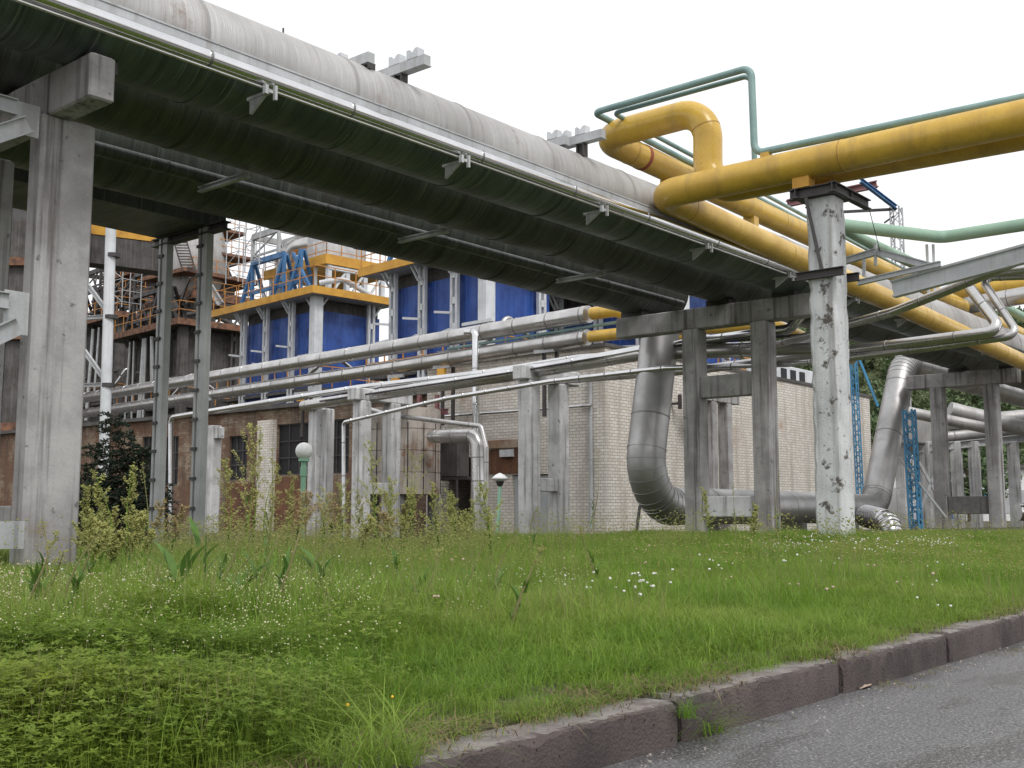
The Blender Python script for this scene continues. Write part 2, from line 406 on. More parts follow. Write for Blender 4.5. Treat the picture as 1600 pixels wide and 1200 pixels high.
    def build(s, name, mat, parent=None, smooth=False, ang=40):
        me = bpy.data.meshes.new(name)
        off = Vector((0, 0, 0)); p = parent
        while p is not None: off += p.location; p = p.parent
        base = Vector((0, 0, 0))
        if parent is None and s.v:
            a = np.array(s.v); lo = a.min(0); hi = a.max(0)
            base = Vector(((lo[0] + hi[0]) / 2, (lo[1] + hi[1]) / 2, lo[2])); off = base
        me.from_pydata([(v[0] - off.x, v[1] - off.y, v[2] - off.z) for v in s.v], [], s.f)
        mats = list(mat) if isinstance(mat, (list, tuple)) else [mat]
        if len(mats) == 1 and any(s.m): mats.append({'yellow': 'weld', 'lag_dark': 'seam_dark', 'lag_grey': 'seam_pale'}.get(mat, 'seam'))
        for mm in mats: me.materials.append(M[mm] if isinstance(mm, str) else mm)
        if len(mats) > 1: me.polygons.foreach_set("material_index", s.m)
        if smooth:
            me.polygons.foreach_set("use_smooth", [True] * len(s.f))
            try: me.set_sharp_from_angle(angle=R(ang))
            except Exception: pass
        me.update()
        o = bpy.data.objects.new(name, me); COL.objects.link(o)
        o.location = base
        if parent is not None: o.parent = parent
        return o
def tag(o, label=None, cat=None, group=None, kind=None):
    if label: o["label"] = label
    if cat: o["category"] = cat
    if group: o["group"] = group
    if kind: o["kind"] = kind
    return o
def thing(name, label, cat, loc=(0, 0, 0), group=None, rz=0):
    o = bpy.data.objects.new(name, None); COL.objects.link(o)
    o.location = loc; o.rotation_euler = (0, 0, rz); o.empty_display_size = .2
    return tag(o, label, cat, group)
def copy_tree(o, parent=None):
    c = o.copy(); COL.objects.link(c)
    if parent is not None: c.parent = parent
    for ch in list(o.children): copy_tree(ch, c)
    return c
def fillet(pts, rad, n=7):
    pts = [Vector(p) for p in pts]; o = [pts[0]]
    for i in range(1, len(pts) - 1):
        a, b, c = pts[i - 1], pts[i], pts[i + 1]
        d1 = (a - b); d2 = (c - b); l1, l2 = d1.length, d2.length; d1.normalize(); d2.normalize()
        an = d1.angle(d2)
        if an > math.pi - .03: o.append(b); continue
        t = min(rad / math.tan(an / 2), l1 * .49, l2 * .49); rr = t * math.tan(an / 2)
        bis = (d1 + d2).normalized(); cen = b + bis * (rr / math.sin(an / 2))
        s0 = b + d1 * t - cen; s1 = b + d2 * t - cen
        tot = s0.angle(s1); ax = s0.cross(s1).normalized()
        for k in range(n + 1): o.append(cen + Matrix.Rotation(tot * k / n, 3, ax) @ s0)
    o.append(pts[-1]); return o
def seamed(path, r, spacing, h=.008, wd=.03, jitter=.15, start=.3):
    path = [Vector(p) for p in path]
    cum = [0.]
    for i in range(1, len(path)): cum.append(cum[-1] + (path[i] - path[i - 1]).length)
    ds = [(c, r) for c in cum]; L = cum[-1]; x = start
    rnd = random.Random(int(L * 100))
    while x < L - .1:
        for dd, rr in ((-wd / 2 - .003, r), (-wd / 2, r + h), (wd / 2, r + h), (wd / 2 + .003, r)): ds.append((x + dd, rr))
        x += spacing * (1 + rnd.uniform(-jitter, jitter))
    ds.sort(); pts = []; rs = []; last = -1
    for d_, rr in ds:
        if d_ - last < 1e-5: continue
        last = d_
        i = max(0, min(len(cum) - 2, int(np.searchsorted(cum, d_, side='right')) - 1))
        u = (d_ - cum[i]) / max(1e-9, cum[i + 1] - cum[i])
        pts.append(path[i].lerp(path[i + 1], min(1, max(0, u)))); rs.append(rr)
    return pts, Seamed(rs)
# ================================================================== SETTING
KY = pZ(1065, 1090, 0).y                  # kerb front line
ROAD = -0.135
KX0 = pZ(1065, 1090, 0).x
KL = 1.14
def grid(name, xs, ys, zf, mat):
    mb = MB(); nx, ny = len(xs), len(ys)
    vs = [(x, y, zf(x, y)) for y in ys for x in xs]
    fs = [(j * nx + i, j * nx + i + 1, (j + 1) * nx + i + 1, (j + 1) * nx + i) for j in range(ny - 1) for i in range(nx - 1)]
    mb.add(vs, fs); return mb.build(name, mat, None, True)
xs = [-1500, -600, -200, -80, -40, -20, -10] + [-6 + i * .6 for i in range(90)] + [50, 60, 80, 120, 200, 500, 1500]
ys = [-1500, -500, -150, -40, -10, KY + .05, KY + .12] + [KY + .17 + i * .25 for i in range(14)] + [5.5 + i * .5 for i in range(50)] + [32, 36, 45, 70, 120, 300, 700, 1500]
tag(grid('ground', xs, ys, lambda x, y: (-.25 if y < KY + .15 else ground(x, y) - .01), 'soil'), kind='structure')
mb = MB(); nx = 60
vs = []; fs = []
rx = [-60 + i * 4 for i in range(61)]; ry = [-9, -5, -2, 0, .8, KY - .25, KY + .02]
for y in ry:
    for x in rx: vs.append((x, y, ROAD - .02 * abs(y + 3) / 5 * 0 + (0.006 * math.sin(x * 2.1) if y > 1 else 0)))
for j in range(len(ry) - 1):
    for i in range(60): fs.append((j * 61 + i, j * 61 + i + 1, (j + 1) * 61 + i + 1, (j + 1) * 61 + i))
mb.add(vs, fs); tag(mb.build('road', 'asphalt', None, True), kind='structure')

# kerb stones, each its own block
def kerbstone(L, seed):
    rnd = random.Random(seed); mb = MB(); n = 60; rings = []
    nz = [rnd.random() ** 6 for _ in range(n + 1)]; nz = [(nz[max(0, i - 1)] + 2 * nz[i] + nz[min(n, i + 1)]) / 4 for i in range(n + 1)]
    for i in range(n + 1):
        x = L * i / n
        e = 0.012 if i in (0, n) else 0
        ch = .011 + nz[i] * .035
        j = lambda a=.002: rnd.uniform(-a, a) * .6
        rings.append([(x, .15 - e, -.16), (x, e, -.16), (x, e * .6 + j(.003), -.08), (x, e + j(.003), -ch - e + j()), (x, ch * .45 + e, -ch * .28 - e + j(.003)), (x, ch + e, 0 - e + j(.003)), (x, .10, 0 - e + j()), (x, .15 - e, -.004 - e)])
    mb.loft([[Vector(p) for p in r][::-1] for r in rings], True, True)
    return mb
kl = {3: 'kerb stone with broken ragged top edge beside the longest grass tuft in the gutter', 4: 'dark kerb stone with a small green weed growing at its foot', 5: 'paler kerb stone with a rusty stained face near right picture edge', 2: 'nearest kerb stone with grassy joint at its right end'}
for i in range(-6, 26):
    k = kerbstone(KL - .028, i + 50).build('kerb_stone', 'kerb', None, True, 30)
    k.location = (KX0 + (i - 3 + 1) * KL - KL + KL / 2, k.location.y + KY + random.uniform(-.008, .008), k.location.z + random.uniform(-.008, .006))
    k.rotation_euler = (random.uniform(-.01, .01), 0, random.uniform(-.006, .006))
    tag(k, kl.get(i, 'grey kerb stone in the row along the lawn edge, farther up the road' if i > 5 else 'grey kerb stone in the row hidden by grass at the left end of kerb'), 'kerb stone', 'kerb stones along the road edge')

# ================================================================== PIPE RACK
RB = (5.50, 20.9, 36.0)                   # bents
def column(mb, cx, cy, wx, wy, z0, z1, ridge=True):
    mb.rbox((cx - wx / 2, cy - wy / 2, z0), (cx + wx / 2, cy + wy / 2, z1), .025)
def trestle(X, lab, y0, y1, cy, cw, struts, bw=.30, zt=4.92, bo=0, cd=.40):
    t = thing('concrete_trestle', lab, 'trestle', (X, 11.6, -.3), 'concrete trestles under the pipe rack')
    for yy in cy:
        c = MB(); column(c, X, yy, cw, cd, -.6, zt - .45); c.build('column', 'concrete', t, True, 30)
    b = MB(); b.rbox((X + bo - bw / 2, y0, zt - .455), (X + bo + bw / 2, y1, zt), .02); b.build('cross_beam', 'concrete', t, True, 30)
    for (za, zb, mt) in struts:
        s_ = MB(); s_.rbox((X - .13, cy[0] + .2, za), (X + .13, cy[1] - .2, zb), .015); s_.build('strut', mt, t, True, 30)
    return t
trestle(RB[0], 'tall concrete trestle at the left picture edge with a rust stained column', 9.78, 14.4, (10.68, 12.45), .58, [(.25, .6, 'concrete')], .27, 4.985, -.09, .26)
trestle(RB[1], 'concrete trestle with two struts in front of the drooping lagged pipe', 9.45, 14.35, (10.75, 12.4), .40, [(2.95, 3.42, 'concrete'), (.42, .85, 'old_concrete')], .36, 4.92)
trestle(RB[2], 'far concrete trestle behind the blue lattice mast, with one low rusty strut', 9.9, 13.35, (10.75, 12.4), .42, [(.45, 1.0, 'dark_concrete')], .36, 4.92)
PZ = 5.55; PR = .555; Y1, Y2, Y3 = 10.2, 11.72, 13.93
def lag_pipe(name, label, pts, r, mat, spacing, bend=1.0, n=28, h=.008, nb=7, group=None, start=.3, wd=.03, mats=None):
    p = fillet(pts, bend, nb) if len(pts) > 2 else [Vector(q) for q in pts]
    a, b = seamed(p, r, spacing, h, wd, start=start)
    mb = MB(); mb.tube(a, b, n)
    o = mb.build(name, mat, None, True, 31)
    if label: tag(o, label, 'pipe', group)
    return o
GR = 'large lagged pipes on the rack'
# the near pipe, weathered grey on top
p1 = thing('lagged_pipe', 'huge grey lagged pipe along the near side of the rack, weathered top showing', 'pipe', (20, Y1, PZ - PR), GR)
a, b = seamed([(-22, Y1, PZ), (70, Y1, PZ)], PR, 1.9, .010, .04, start=.9)
mb = MB(); mb.tube(a, b, 40); mb.build('cladding', 'lag_grey', p1, True, 31)
def shade_shell(y, a0, a1, r, x0, x1, sp):
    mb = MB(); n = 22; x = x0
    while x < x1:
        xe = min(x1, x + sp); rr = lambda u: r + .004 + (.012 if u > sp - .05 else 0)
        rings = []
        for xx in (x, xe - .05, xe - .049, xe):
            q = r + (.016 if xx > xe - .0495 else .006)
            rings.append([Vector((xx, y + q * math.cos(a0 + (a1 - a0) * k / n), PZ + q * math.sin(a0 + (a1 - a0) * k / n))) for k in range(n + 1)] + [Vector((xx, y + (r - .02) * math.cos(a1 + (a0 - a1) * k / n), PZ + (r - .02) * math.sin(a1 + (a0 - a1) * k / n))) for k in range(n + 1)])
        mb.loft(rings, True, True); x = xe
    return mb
shade_shell(Y1, R(196), R(350), PR + .008, -22, 70, 2.05).build('underside_shade', 'lag_shaded', p1, True, 35)  # added lower shell; the pipe's underside shade is put into its colour
mb = MB()
for k in range(44):
    x = -22 + k * 2.2
    if x > 17.5: break
    mb.box((x, 9.598, 5.33), (x + 2.2, 9.61 + (k % 2) * .004, 5.445)); mb.box((x, 9.588, 5.43), (x + 2.19, 9.597, 5.45))
mb.build('flashing', 'steel_grey', p1)
for X in RB:
    mb = MB(); mb.box((X - .16, Y1 - .25, 4.9), (X + .16, Y1 + .25, 5.03)); mb.build('saddle', 'dark_steel', p1)
p2 = thing('lagged_pipe', 'huge dark lagged pipe in the middle of the rack underside', 'pipe', (20, Y2, 5.0), GR)
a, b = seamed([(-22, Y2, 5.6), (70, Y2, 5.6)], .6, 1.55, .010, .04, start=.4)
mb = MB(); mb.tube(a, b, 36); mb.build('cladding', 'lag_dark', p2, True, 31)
for X in RB:
    mb = MB(); mb.box((X - .16, Y2 - .28, 4.9), (X + .16, Y2 + .28, 5.04)); mb.build('saddle', 'dark_steel', p2)
p3 = thing('lagged_pipe', 'brown underside lagged pipe at the far edge of the rack', 'pipe', (8, Y3, 5.0), GR)
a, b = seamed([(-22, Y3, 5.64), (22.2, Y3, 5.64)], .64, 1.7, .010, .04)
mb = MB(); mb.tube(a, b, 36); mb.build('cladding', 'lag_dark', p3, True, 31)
for X in RB[:2]:
    mb = MB(); mb.box((X - .16, Y3 - .28, 4.9), (X + .16, Y3 + .28, 5.04)); mb.build('saddle', 'dark_steel', p3)
# the expansion loop of pipe three
LR = .44
def ringed(pts, r, spacing, bend, mat, nb=9):
    p = fillet(pts, bend, nb); a, b = seamed(p, r, spacing, .008, .03)
    mb = MB()
    mb.tube(a, b, 28)
    for i in range(1, len(p) - 1):                       # mitred lobster-back segments at the bends
        if (p[i + 1] - p[i]).length < bend * .4 or (p[i] - p[i - 1]).length < bend * .4:
            d = (p[i + 1] - p[i - 1]).normalized()
            mb.tube([p[i] - d * .016, p[i] - d * .013, p[i] + d * .013, p[i] + d * .016], [r, r + .012, r + .012, r], 28, False)
    return mb
lp = thing('looping_pipe', 'silver lagged pipe that drops from the rack, runs low over the ground and climbs again', 'pipe', (26, 13.7, -.3))
LB = [(22.15, 13.98, 5.5), (21.95, 13.9, 4.9), pY(1000, 791, 13.9), pY(1366, 795, 13.9), pY(1412, 572, 13.9), (60, 13.9, 5.38)]
LB = [Vector(q) for q in LB]; LB[2].z = .66; LB[3].z = .62
LB[4].z += .12
ringed(LB, LR, 2.3, 1.05, 'lag_loop').build('cladding', 'lag_loop', lp, True, 31)
mb = MB(); mb.bar(pY(1000, 790, 13.6), (pY(993, 840, 13.6)), .05, .05); mb.build('prop', 'dark_steel', lp)
for X in (24.0, 28.5, 32.0):
    mb = MB(); mb.rbox((X - .15, 13.55, -.5), (X + .15, 14.25, .22), .02); mb.build('pier', 'dark_concrete', lp, True, 30)
# shiny pipe along the rack's flank with brackets
sp_ = thing('flank_pipe', 'mirror bright thin pipe along the whole near flank of the rack', 'pipe', (20, 9.5, 4.9))
a, b = seamed(fillet([(-22, 9.5, 5.205), (20.2, 9.5, 5.195), (20.7, 10.1, 5.2)], .3, 6), .088, 2.1, .002, .04)
mb = MB(); mb.tube(a, b, 24); mb.build('cladding', 'lag_shiny', sp_, True, 31)
mb = MB(); mb.tube([(-22, 9.47, 5.075), (70, 9.47, 5.075)], .017, 10); mb.build('tracing_tube', 'lag_alu', sp_, True)
for i in range(-3, 16):
    X = 7.14 + i * 3.1
    mb = MB()
    mb.bar((X, 9.40, 5.035), (X, 9.80, 5.035), .05, .035)
    mb.bar((X + .07, 9.42, 5.12), (X + .07, 9.42, 4.96), .04, .03)
    mb.bar((X - .05, 9.43, 5.1), (X - .05, 9.43, 5.0), .05, .04)
    mb.add([(X - .02, 9.5, 5.015), (X - .02, 9.75, 5.015), (X - .02, 9.75, 4.86), (X + .02, 9.5, 5.015), (X + .02, 9.75, 5.015), (X + .02, 9.75, 4.86)], [(0, 1, 2), (5, 4, 3), (0, 3, 4, 1), (1, 4, 5, 2), (2, 5, 3, 0)])
    mb.build('bracket', 'steel_grey', sp_)
tag(lag_pipe('steam_pipe', None, [(-22, 12.75, 5.09), (21, 12.75, 5.09)], .09, 'lag_dark', 2.4), 'slim dark pipe slung between the two rear pipes of the rack', 'pipe')
for i, X in enumerate((8.6, 12.4, 16.6)):
    mb = MB(); mb.ibeam((X, 11.75, 4.93), (X, 12.85, 4.93), .07, .08)
    tag(mb.build('cross_tie', 'steel_grey', None), ['leftmost', 'middle', 'rightmost'][i] + ' of three rusty cross ties under the rack pipes', 'cross tie', 'cross ties under the rack')

# steel braces fixed to the left trestle
def brace(gx0, gx1, gy0, gy1, dx, dy, lab):
    Yb = 10.52; a = pY(gx0, gy0, Yb); b = pY(gx1, gy1, Yb); t = thing('steel_brace', lab, 'brace', (b.x, Yb, b.z), 'steel braces on the left trestle')
    mb = MB(); mb.box((a.x, Yb, b.z), (b.x + .02, Yb + .02, a.z)); mb.build('gusset_plate', 'steel_grey', t)
    zm = a.z - (a.z - b.z) * .28
    mb = MB(); mb.ibeam((a.x + .02, Yb - .045, zm), (a.x - 3, Yb - .045, zm), .08, .16, .012); mb.build('horizontal_beam', 'steel_grey', t)
    c = pY(dx, dy, Yb - .1)
    mb = MB(); mb.ibeam(c, c + Vector((-2.2, 0, -1.35)), .08, .17, .012); mb.build('diagonal', 'steel_grey', t)
brace(20, 57, 155, 216, 44, 194, 'upper grey steel brace bolted to the left column near its head')
brace(8, 40, 452, 524, 30, 508, 'middle grey steel brace bolted to the left column at half its height')
a = pY(-60, 815, 10.5); b = pY(29, 857, 10.5)
mb = MB(); mb.box((a.x, 10.48, b.z), (b.x, 10.52, a.z)); mb.box((b.x - .06, 10.40, b.z), (b.x, 10.478, a.z))
tag(mb.build('steel_plate', 'steel_grey', None), 'grey steel plate at the foot of the left column', 'plate')
t = thing('ladder', 'narrow ladder behind the left column', 'ladder', (5.2, 11.9, 0))
for yy in (11.75, 12.05):
    mb = MB(); mb.bar((5.0, yy, 0), (5.0, yy, 4.4), .04, .06); mb.build('stile', 'steel_grey', t)
mb = MB()
for k in range(14):
    mb = MB(); mb.bar((5.0, 11.75, .3 + k * .3), (5.0, 12.05, .3 + k * .3), .03, .03); mb.build('rung', 'steel_grey', t)

# gantries standing on the near pipe, with notched saddles
def gantry(X, zb, ya, yb, yp, ys, lab):
    t = thing('pipe_gantry', lab, 'gantry', (X, Y1, PZ + PR), 'steel gantries on top of the near pipe')
    for yy in yp:
        zs = PZ + math.sqrt(max(.01, PR ** 2 - (yy - Y1) ** 2)) - .03
        mb = MB(); mb.ibeam((X, yy, zs), (X, yy, zb - .07), .12, .14, .018, up=(0, 1, 0)); mb.build('post', 'dark_steel', t)
    mb = MB(); mb.box((X - .055, ya, zb - .06), (X + .055, yb, zb + .068)); mb.box((X - .07, ya - .006, zb - .071), (X + .07, yb, zb - .061)); mb.build('cross_beam', 'steel_grey', t)
    for yc in ys:
        mb = MB(); h = .19; w_ = .10
        for sg in (-1, 1):                        # two halves of a notched block
            pr = [(0, .069), (sg * w_, .069), (sg * w_, h), (sg * (w_ - .05), h), (0, h - .05)]
            if sg < 0: pr = pr[::-1]
            mb.loft([[Vector((X + e, yc + a_, zb + b_)) for a_, b_ in pr] for e in (-.06, .06)], True, True)
        mb.build('saddle', 'pale_steel', t)
g_ = pY(576, 92, 9.85); gantry(g_.x, g_.z, 9.80, 11.0, (9.86,), (10.4,), 'first steel gantry on the grey pipe, its post on the pipe flank')
g_ = pY(668, 94, 9.5); gantry(g_.x, g_.z, 9.5, 10.8, (9.98, 10.5), (9.72, 10.05), 'second steel gantry on the grey pipe, with two notched saddles on a jutting beam')
g_ = pY(943, 209, 9.45); gantry(g_.x, g_.z, 9.45, 11.0, (9.86, 10.6), (9.85, 10.2), 'third steel gantry, beside the yellow elbow')
g_ = pY(866, 212, 10.2); gantry(g_.x, g_.z - .13, 9.95, 10.9, (10.3,), (10.2,), 'low gantry with one saddle peeping over the grey pipe left of the yellow elbow')
mb = MB(); mb.tube([(7.9, Y1, 6.08), (7.9, Y1, 6.24)], .012, 6); mb.ball((7.9, Y1, 6.11), .03, 8, 6)
tag(mb.build('vent_pin', 'dark_steel', None, True), 'tiny dark vent pin on top of the grey pipe', 'pin')

# ================================================================== YELLOW, TEAL AND GREEN PIPES
YR = .232
XC = 14.8
ya = thing('yellow_pipe', 'lower yellow pipe crossing over the pillar and turning along the rack flank', 'pipe', (15, 9, 5.2), 'yellow gas pipes')
endp = pY(1590, 562, 9.4)
a_, b_ = pX(1100, 290, XC), pX(1600, 183, XC)
def on(a, b, y): return a + (b - a) * ((y - a.y) / (b.y - a.y))
C1 = on(a_, b_, 9.38)
d = (endp - C1)
P = fillet([on(a_, b_, -25), C1, endp + d * .9], .36, 10)
mb = MB(); mb.tube(*seamed(P, YR, 3.4, .004, .02), 28); mb.build('tube', 'yellow', ya, True, 31)
yb = thing('yellow_pipe', 'upper yellow pipe rising in an arch beside the pillar, then running above the grey pipe', 'pipe', (16, 10, 5.2), 'yellow gas pipes')
XD = 15.47
e2 = pY(1450, 455, 10.85)
T1_, T2_ = pX(1106, 170, XD), pX(938, 215, XD)
T2_ = T2_ if T2_.y < 11.3 else on(T1_, T2_, 11.3)
c_, e_ = pX(1106, 299, XD), pX(1600, 207, XD)
d2 = e2 - T2_
P = fillet([on(c_, e_, -25), c_, T1_, T2_, e2 + d2 * 1.6], .50, 12)
mb = MB(); mb.tube(*seamed(P, YR + .005, 3.1, .004, .02), 28); mb.build('tube', 'yellow', yb, True, 31)
q = T2_ + d2.normalized() * 1.25
mb = MB(); mb.tube([q, q + d2.normalized() * .09], YR + .012, 28); mb.build('red_band', 'rack_band', yb, True)
for kk in (1.0, 4.2, 8.3, 12.4, 16.5):
    q = T2_ + d2.normalized() * (kk + 1.2)
    mb = MB(); mb.box((q.x - .1, q.y - .13, q.z - YR - .22), (q.x + .1, q.y + .13, q.z - YR + .03)); mb.build('support_block', 'yellow', yb)
for (o, X, px, py, L_) in ((ya, XC, 1255, 272, (a_, b_)), (yb, XD, 1291, 283, (c_, e_))):
    q = pX(px, py, X); zc = on(*L_, q.y).z
    mb = MB(); mb.box((X - .10, q.y - .13, 5.215), (X + .10, q.y + .13, zc - YR + .05)); mb.build('support_block', 'fascia', o)
# teal tubes
t = thing('teal_pipe', 'thin teal pipe arching high over the yellow bend', 'pipe', (15, 8, 5.8), 'thin teal pipes')
TX = 14.85
B1, B2, B3, B0 = pX(1179, 240, TX), pX(1167, 107, TX), pX(928, 176, TX), pX(1600, 152, TX)
B2.y = B1.y + .02
top = B2.z
e = pY(1235, 336, 11.2)
d = e - B3
P = fillet([on(B1, B0, -25), B1, B2, B3, e + d * 4.2], .16, 7)
mb = MB(); mb.tube(P, .056, 14); mb.build('tube', 'teal', t, True)
for yy in (pX(1197, 240, TX).y, 2.5, -2):
    zz = on(B1, B0, yy).z; mb = MB(); mb.box((TX - .06, yy - .07, zz - .19), (TX + .06, yy + .07, zz - .03)); mb.build('support_block', 'yellow', t)
t = thing('teal_pipe', 'second thin teal pipe tucked just under the arching one', 'pipe', (15.6, 9, 6), 'thin teal pipes')
k_ = 1.014
P = fillet([(B1.x * k_, B1.y * k_, 5.6), (B2.x * k_, B2.y * k_, top - .03), (B3.x + .12, B3.y - .32, B3.z - .05), e + d * 4.2 + Vector((0, -.2, -.05))], .14, 7)
mb = MB(); mb.tube(P, .042, 12); mb.build('tube', 'teal', t, True)
for kk in range(7):
    q = (B3 + Vector((.4, 0, 0))).lerp(e + d * 4.2, (kk + 1) / 9)
    mb = MB(); mb.box((q.x - .08, q.y - .12, q.z - .30), (q.x + .08, q.y + .05, q.z - .06)); mb.build('support_block', 'yellow', t)
# sage green pipe
t = thing('green_pipe', 'sage green pipe with a shallow kink above the yellow run', 'pipe', (28, 11, 7.4))
q0 = pZ(1318, 352, 7.8); q1 = pZ(1472, 371, 7.8); q2 = q1 + Vector((0, -1, 0)) * 30
mb = MB(); mb.tube(fillet([q0 + (q0 - q1) * .25, q1, q2], .4, 5), .165, 20); mb.build('tube', 'sage', t, True)
q3 = pZ(1500, 445, 7.4)
mb = MB(); mb.tube([q0 + (q0 - q1) * .15 + Vector((0, 0, -.02)), q3, q3 + (q3 - q0) * 1.5], .15, 18); mb.build('branch', 'sage', t, True)
for px in (1448, 1458):
    a = pD(px, 382, q1.x * _c + q1.y * _s + .1); mb = MB(); mb.bar(a, a - Vector((0, 0, 2.2)), .06, .06); mb.build('hanger', 'pale_steel', t)

# ================================================================== WHITEWASHED PILLAR
t = thing('whitewashed_pillar', 'peeling whitewashed concrete pillar under the yellow pipes', 'pillar', (15.05, 6.69, .1))
PX, PY_ = 15.05, 6.69
mb = MB(); n = 40; rings = []
rnd = random.Random(3)
for i in range(n + 1):
    z = -.3 + (5.055 + .3) * i / n; hw = .211; r_ = []
    for (sx, sy) in ((-1, -1), (1, -1), (1, 1), (-1, 1)):
        ch = .03 + rnd.random() ** 3 * .05
        if sx * sy > 0: c_ = [(sx * hw, sy * (hw - ch)), (sx * (hw - ch), sy * hw)]
        else: c_ = [(sx * (hw - ch), sy * hw), (sx * hw, sy * (hw - ch))]
        r_ += [Vector((PX + a_ + rnd.uniform(-.003, .003), PY_ + b_ + rnd.uniform(-.003, .003), z)) for a_, b_ in c_]
    rings.append(r_)
mb.loft(rings, True, True); mb.build('shaft', 'limewash', t, True, 25)
mb = MB()
for xx in (-.27, .27): mb.ibeam((PX + xx, PY_ + .42, 5.139), (PX + xx, PY_ - .30, 5.139), .10, .15, .015)
mb.ibeam((PX - .36, PY_ - .26, 5.142), (PX + .95, PY_ - .26, 5.142), .10, .145, .015)
mb.ibeam((PX - .36, PY_ + .30, 5.142), (PX + .95, PY_ + .30, 5.142), .10, .145, .015)
mb.build('steel_head', 'dark_steel', t)
mb = MB(); mb.bar((PX - .30, PY_ + .16, 5.055), (PX - .222, PY_ - .02, 3.95), .05, .05); mb.build('brace_angle', 'dark_steel', t)
mb = MB()
for s_ in (-1, 1):
    mb.ibeam((PX + s_ * .258, PY_ + .36, 3.92), (PX + s_ * .27, PY_ - .36, 3.92), .08, .12, .012)
mb.build('collar', 'dark_steel', t)
mb = MB(); mb.tube([(PX + .8, PY_ - .33, 5.055), (PX + 1.0, PY_ - .4, 4.4)], .006, 5); mb.build('wire', 'dark_steel', t)

# pale steel frame reaching right from the pillar
t = thing('support_truss', 'pale grey steel beam and bent strut running right from the pillar', 'frame', (16, 5, 4))
XF = 16.1
a = pX(1395, 452, XF); b = pX(1600, 397, XF)
mb = MB(); mb.ibeam(a, a + (b - a) * 3.0, .14, .26, .03); mb.build('main_beam', 'pale_steel', t)
mb = MB(); mb.ibeam(pX(1340, 442, XF - .1), pX(1470, 412, XF - .1), .08, .08, .012); mb.build('lower_strut', 'pale_steel', t)
mb = MB(); mb.ibeam(pX(1320, 408, XF), pX(1370, 393, XF), .10, .10, .012); mb.ibeam(pX(1370, 393, XF), pX(1462, 418, XF), .10, .10, .012); mb.build('bent_strut', 'pale_steel', t)
mb = MB()
for (x0, y0, y1) in ((1368, 380, 398), (1350, 402, 432), (1368, 396, 415)): mb.bar(pX(x0, y0, XF), pX(x0, y1, XF), .04, .04)
mb.build('stub_post', 'pale_steel', t)

# silver pipes at right, doubling back in a hairpin
for i, (pts, r, lb) in enumerate((
    ([(840, 597), (1090, 578), (1300, 551), (1566, 517), (1500, 430), (1800, 398)], .105, 'thicker of the two silver hairpin pipes right of the pillar'),
    ([(1290, 564), (1320, 560), (1440, 545), (1592, 524), (1532, 434), (1800, 424)], .075, 'thinner silver hairpin pipe nested inside the other'))):
    XS = (23.9, 23.3, 22.0, 21.3, 22.3, 22.3) if i == 0 else (21.9, 21.8, 21.7, 21.5, 22.5, 22.5)
    q = [pX(px, py, X) for (px, py), X in zip(pts, XS)]
    q[5] = q[4] + (q[5] - q[4]) * 2
    lag_pipe('hairpin_pipe', lb, q, r, 'lag_alu', 1.4, .14, 16, .005, 4, 'silver hairpin pipes')
lag_pipe('drain_pipe', 'slanting silver pipe crossing the lower yellow run to the right picture edge', [pX(1150, 556, 22.6), pX(1396, 487, 19), pX(1490, 450, 18.2), pX(1600, 403, 17.2), pX(1800, 330, 15.8)], .08, 'lag_alu', 1.1, .3, 14, .004)

# ================================================================== LOW SILVER PIPES ON T SUPPORTS
def tsupport(X, Y, lab, ztop, z0=-.6):
    t = thing('concrete_support', lab, 'support', (X, Y, -.3), 'low concrete pipe supports')
    for dx in (0, 1.25):
        mb = MB(); mb.rbox((X + dx - .21, Y - .24, z0), (X + dx + .21, Y + .20, ztop - .38), .03); mb.build('column', 'old_concrete', t, True, 30)
    mb = MB(); mb.rbox((X - .45, Y - .22, ztop - .385), (X + 2.0, Y + .18, ztop), .03); mb.build('cross_beam', 'old_concrete', t, True, 30)
    mb = MB(); mb.rbox((X + .22, Y - .16, 1.05), (X + 1.04, Y + .12, 1.4), .02); mb.build('strut', 'old_concrete', t, True, 30)
    return t
T2 = Vector((22.5, 18.3)); T1 = Vector((23.1, 25.4))
tsupport(23.0, T1.y, 'left low concrete support with the thin pipe running down beside it', 4.28)
tsupport(22.4, T2.y, 'right low concrete support in front of the white brick wall', 4.32)
SG = 'low silver pipes on the concrete supports'
def along(pixels, X, dX=0):
    return [pX(px, py, X + dX * i) for i, (px, py) in enumerate(pixels)]
lag_pipe('silver_pipe', 'white silver pipe that comes down in a bend before the stained brick wall', [pX(267, 860, 24.6), pX(267, 652, 24.6), pX(560, 606, 23.5), pX(800, 578, 22.8), pX(925, 566, 22.4)], .10, 'lag_shiny', 2.2, .25, 16, .004, 6, SG)
lag_pipe('silver_pipe', 'fat silver pipe starting with a blunt end left of the left support', [pX(474, 634, 23.6), pX(800, 586, 22.7), pX(1000, 553, 22.0), pX(1290, 541, 21.9)], .17, 'lag_alu', 1.9, .3, 20, .006, 5, SG)
lag_pipe('silver_pipe', 'brightest silver pipe lying over the right concrete support', [pX(640, 606, 23.1), pX(800, 583, 22.5), pX(1010, 545, 21.9), pX(1235, 514, 21.8), pX(1262, 478, 21.7)], .11, 'lag_shiny', 2.1, .3, 18, .004, 5, SG)
lag_pipe('cable_pipe', 'thin dark cable pipe lying between the silver pipes on the supports', [pX(500, 627, 23.2), pX(800, 582, 22.3), pX(1040, 541, 21.8), pX(1290, 520, 21.6)], .03, 'dark_steel', 30, .3, 8)
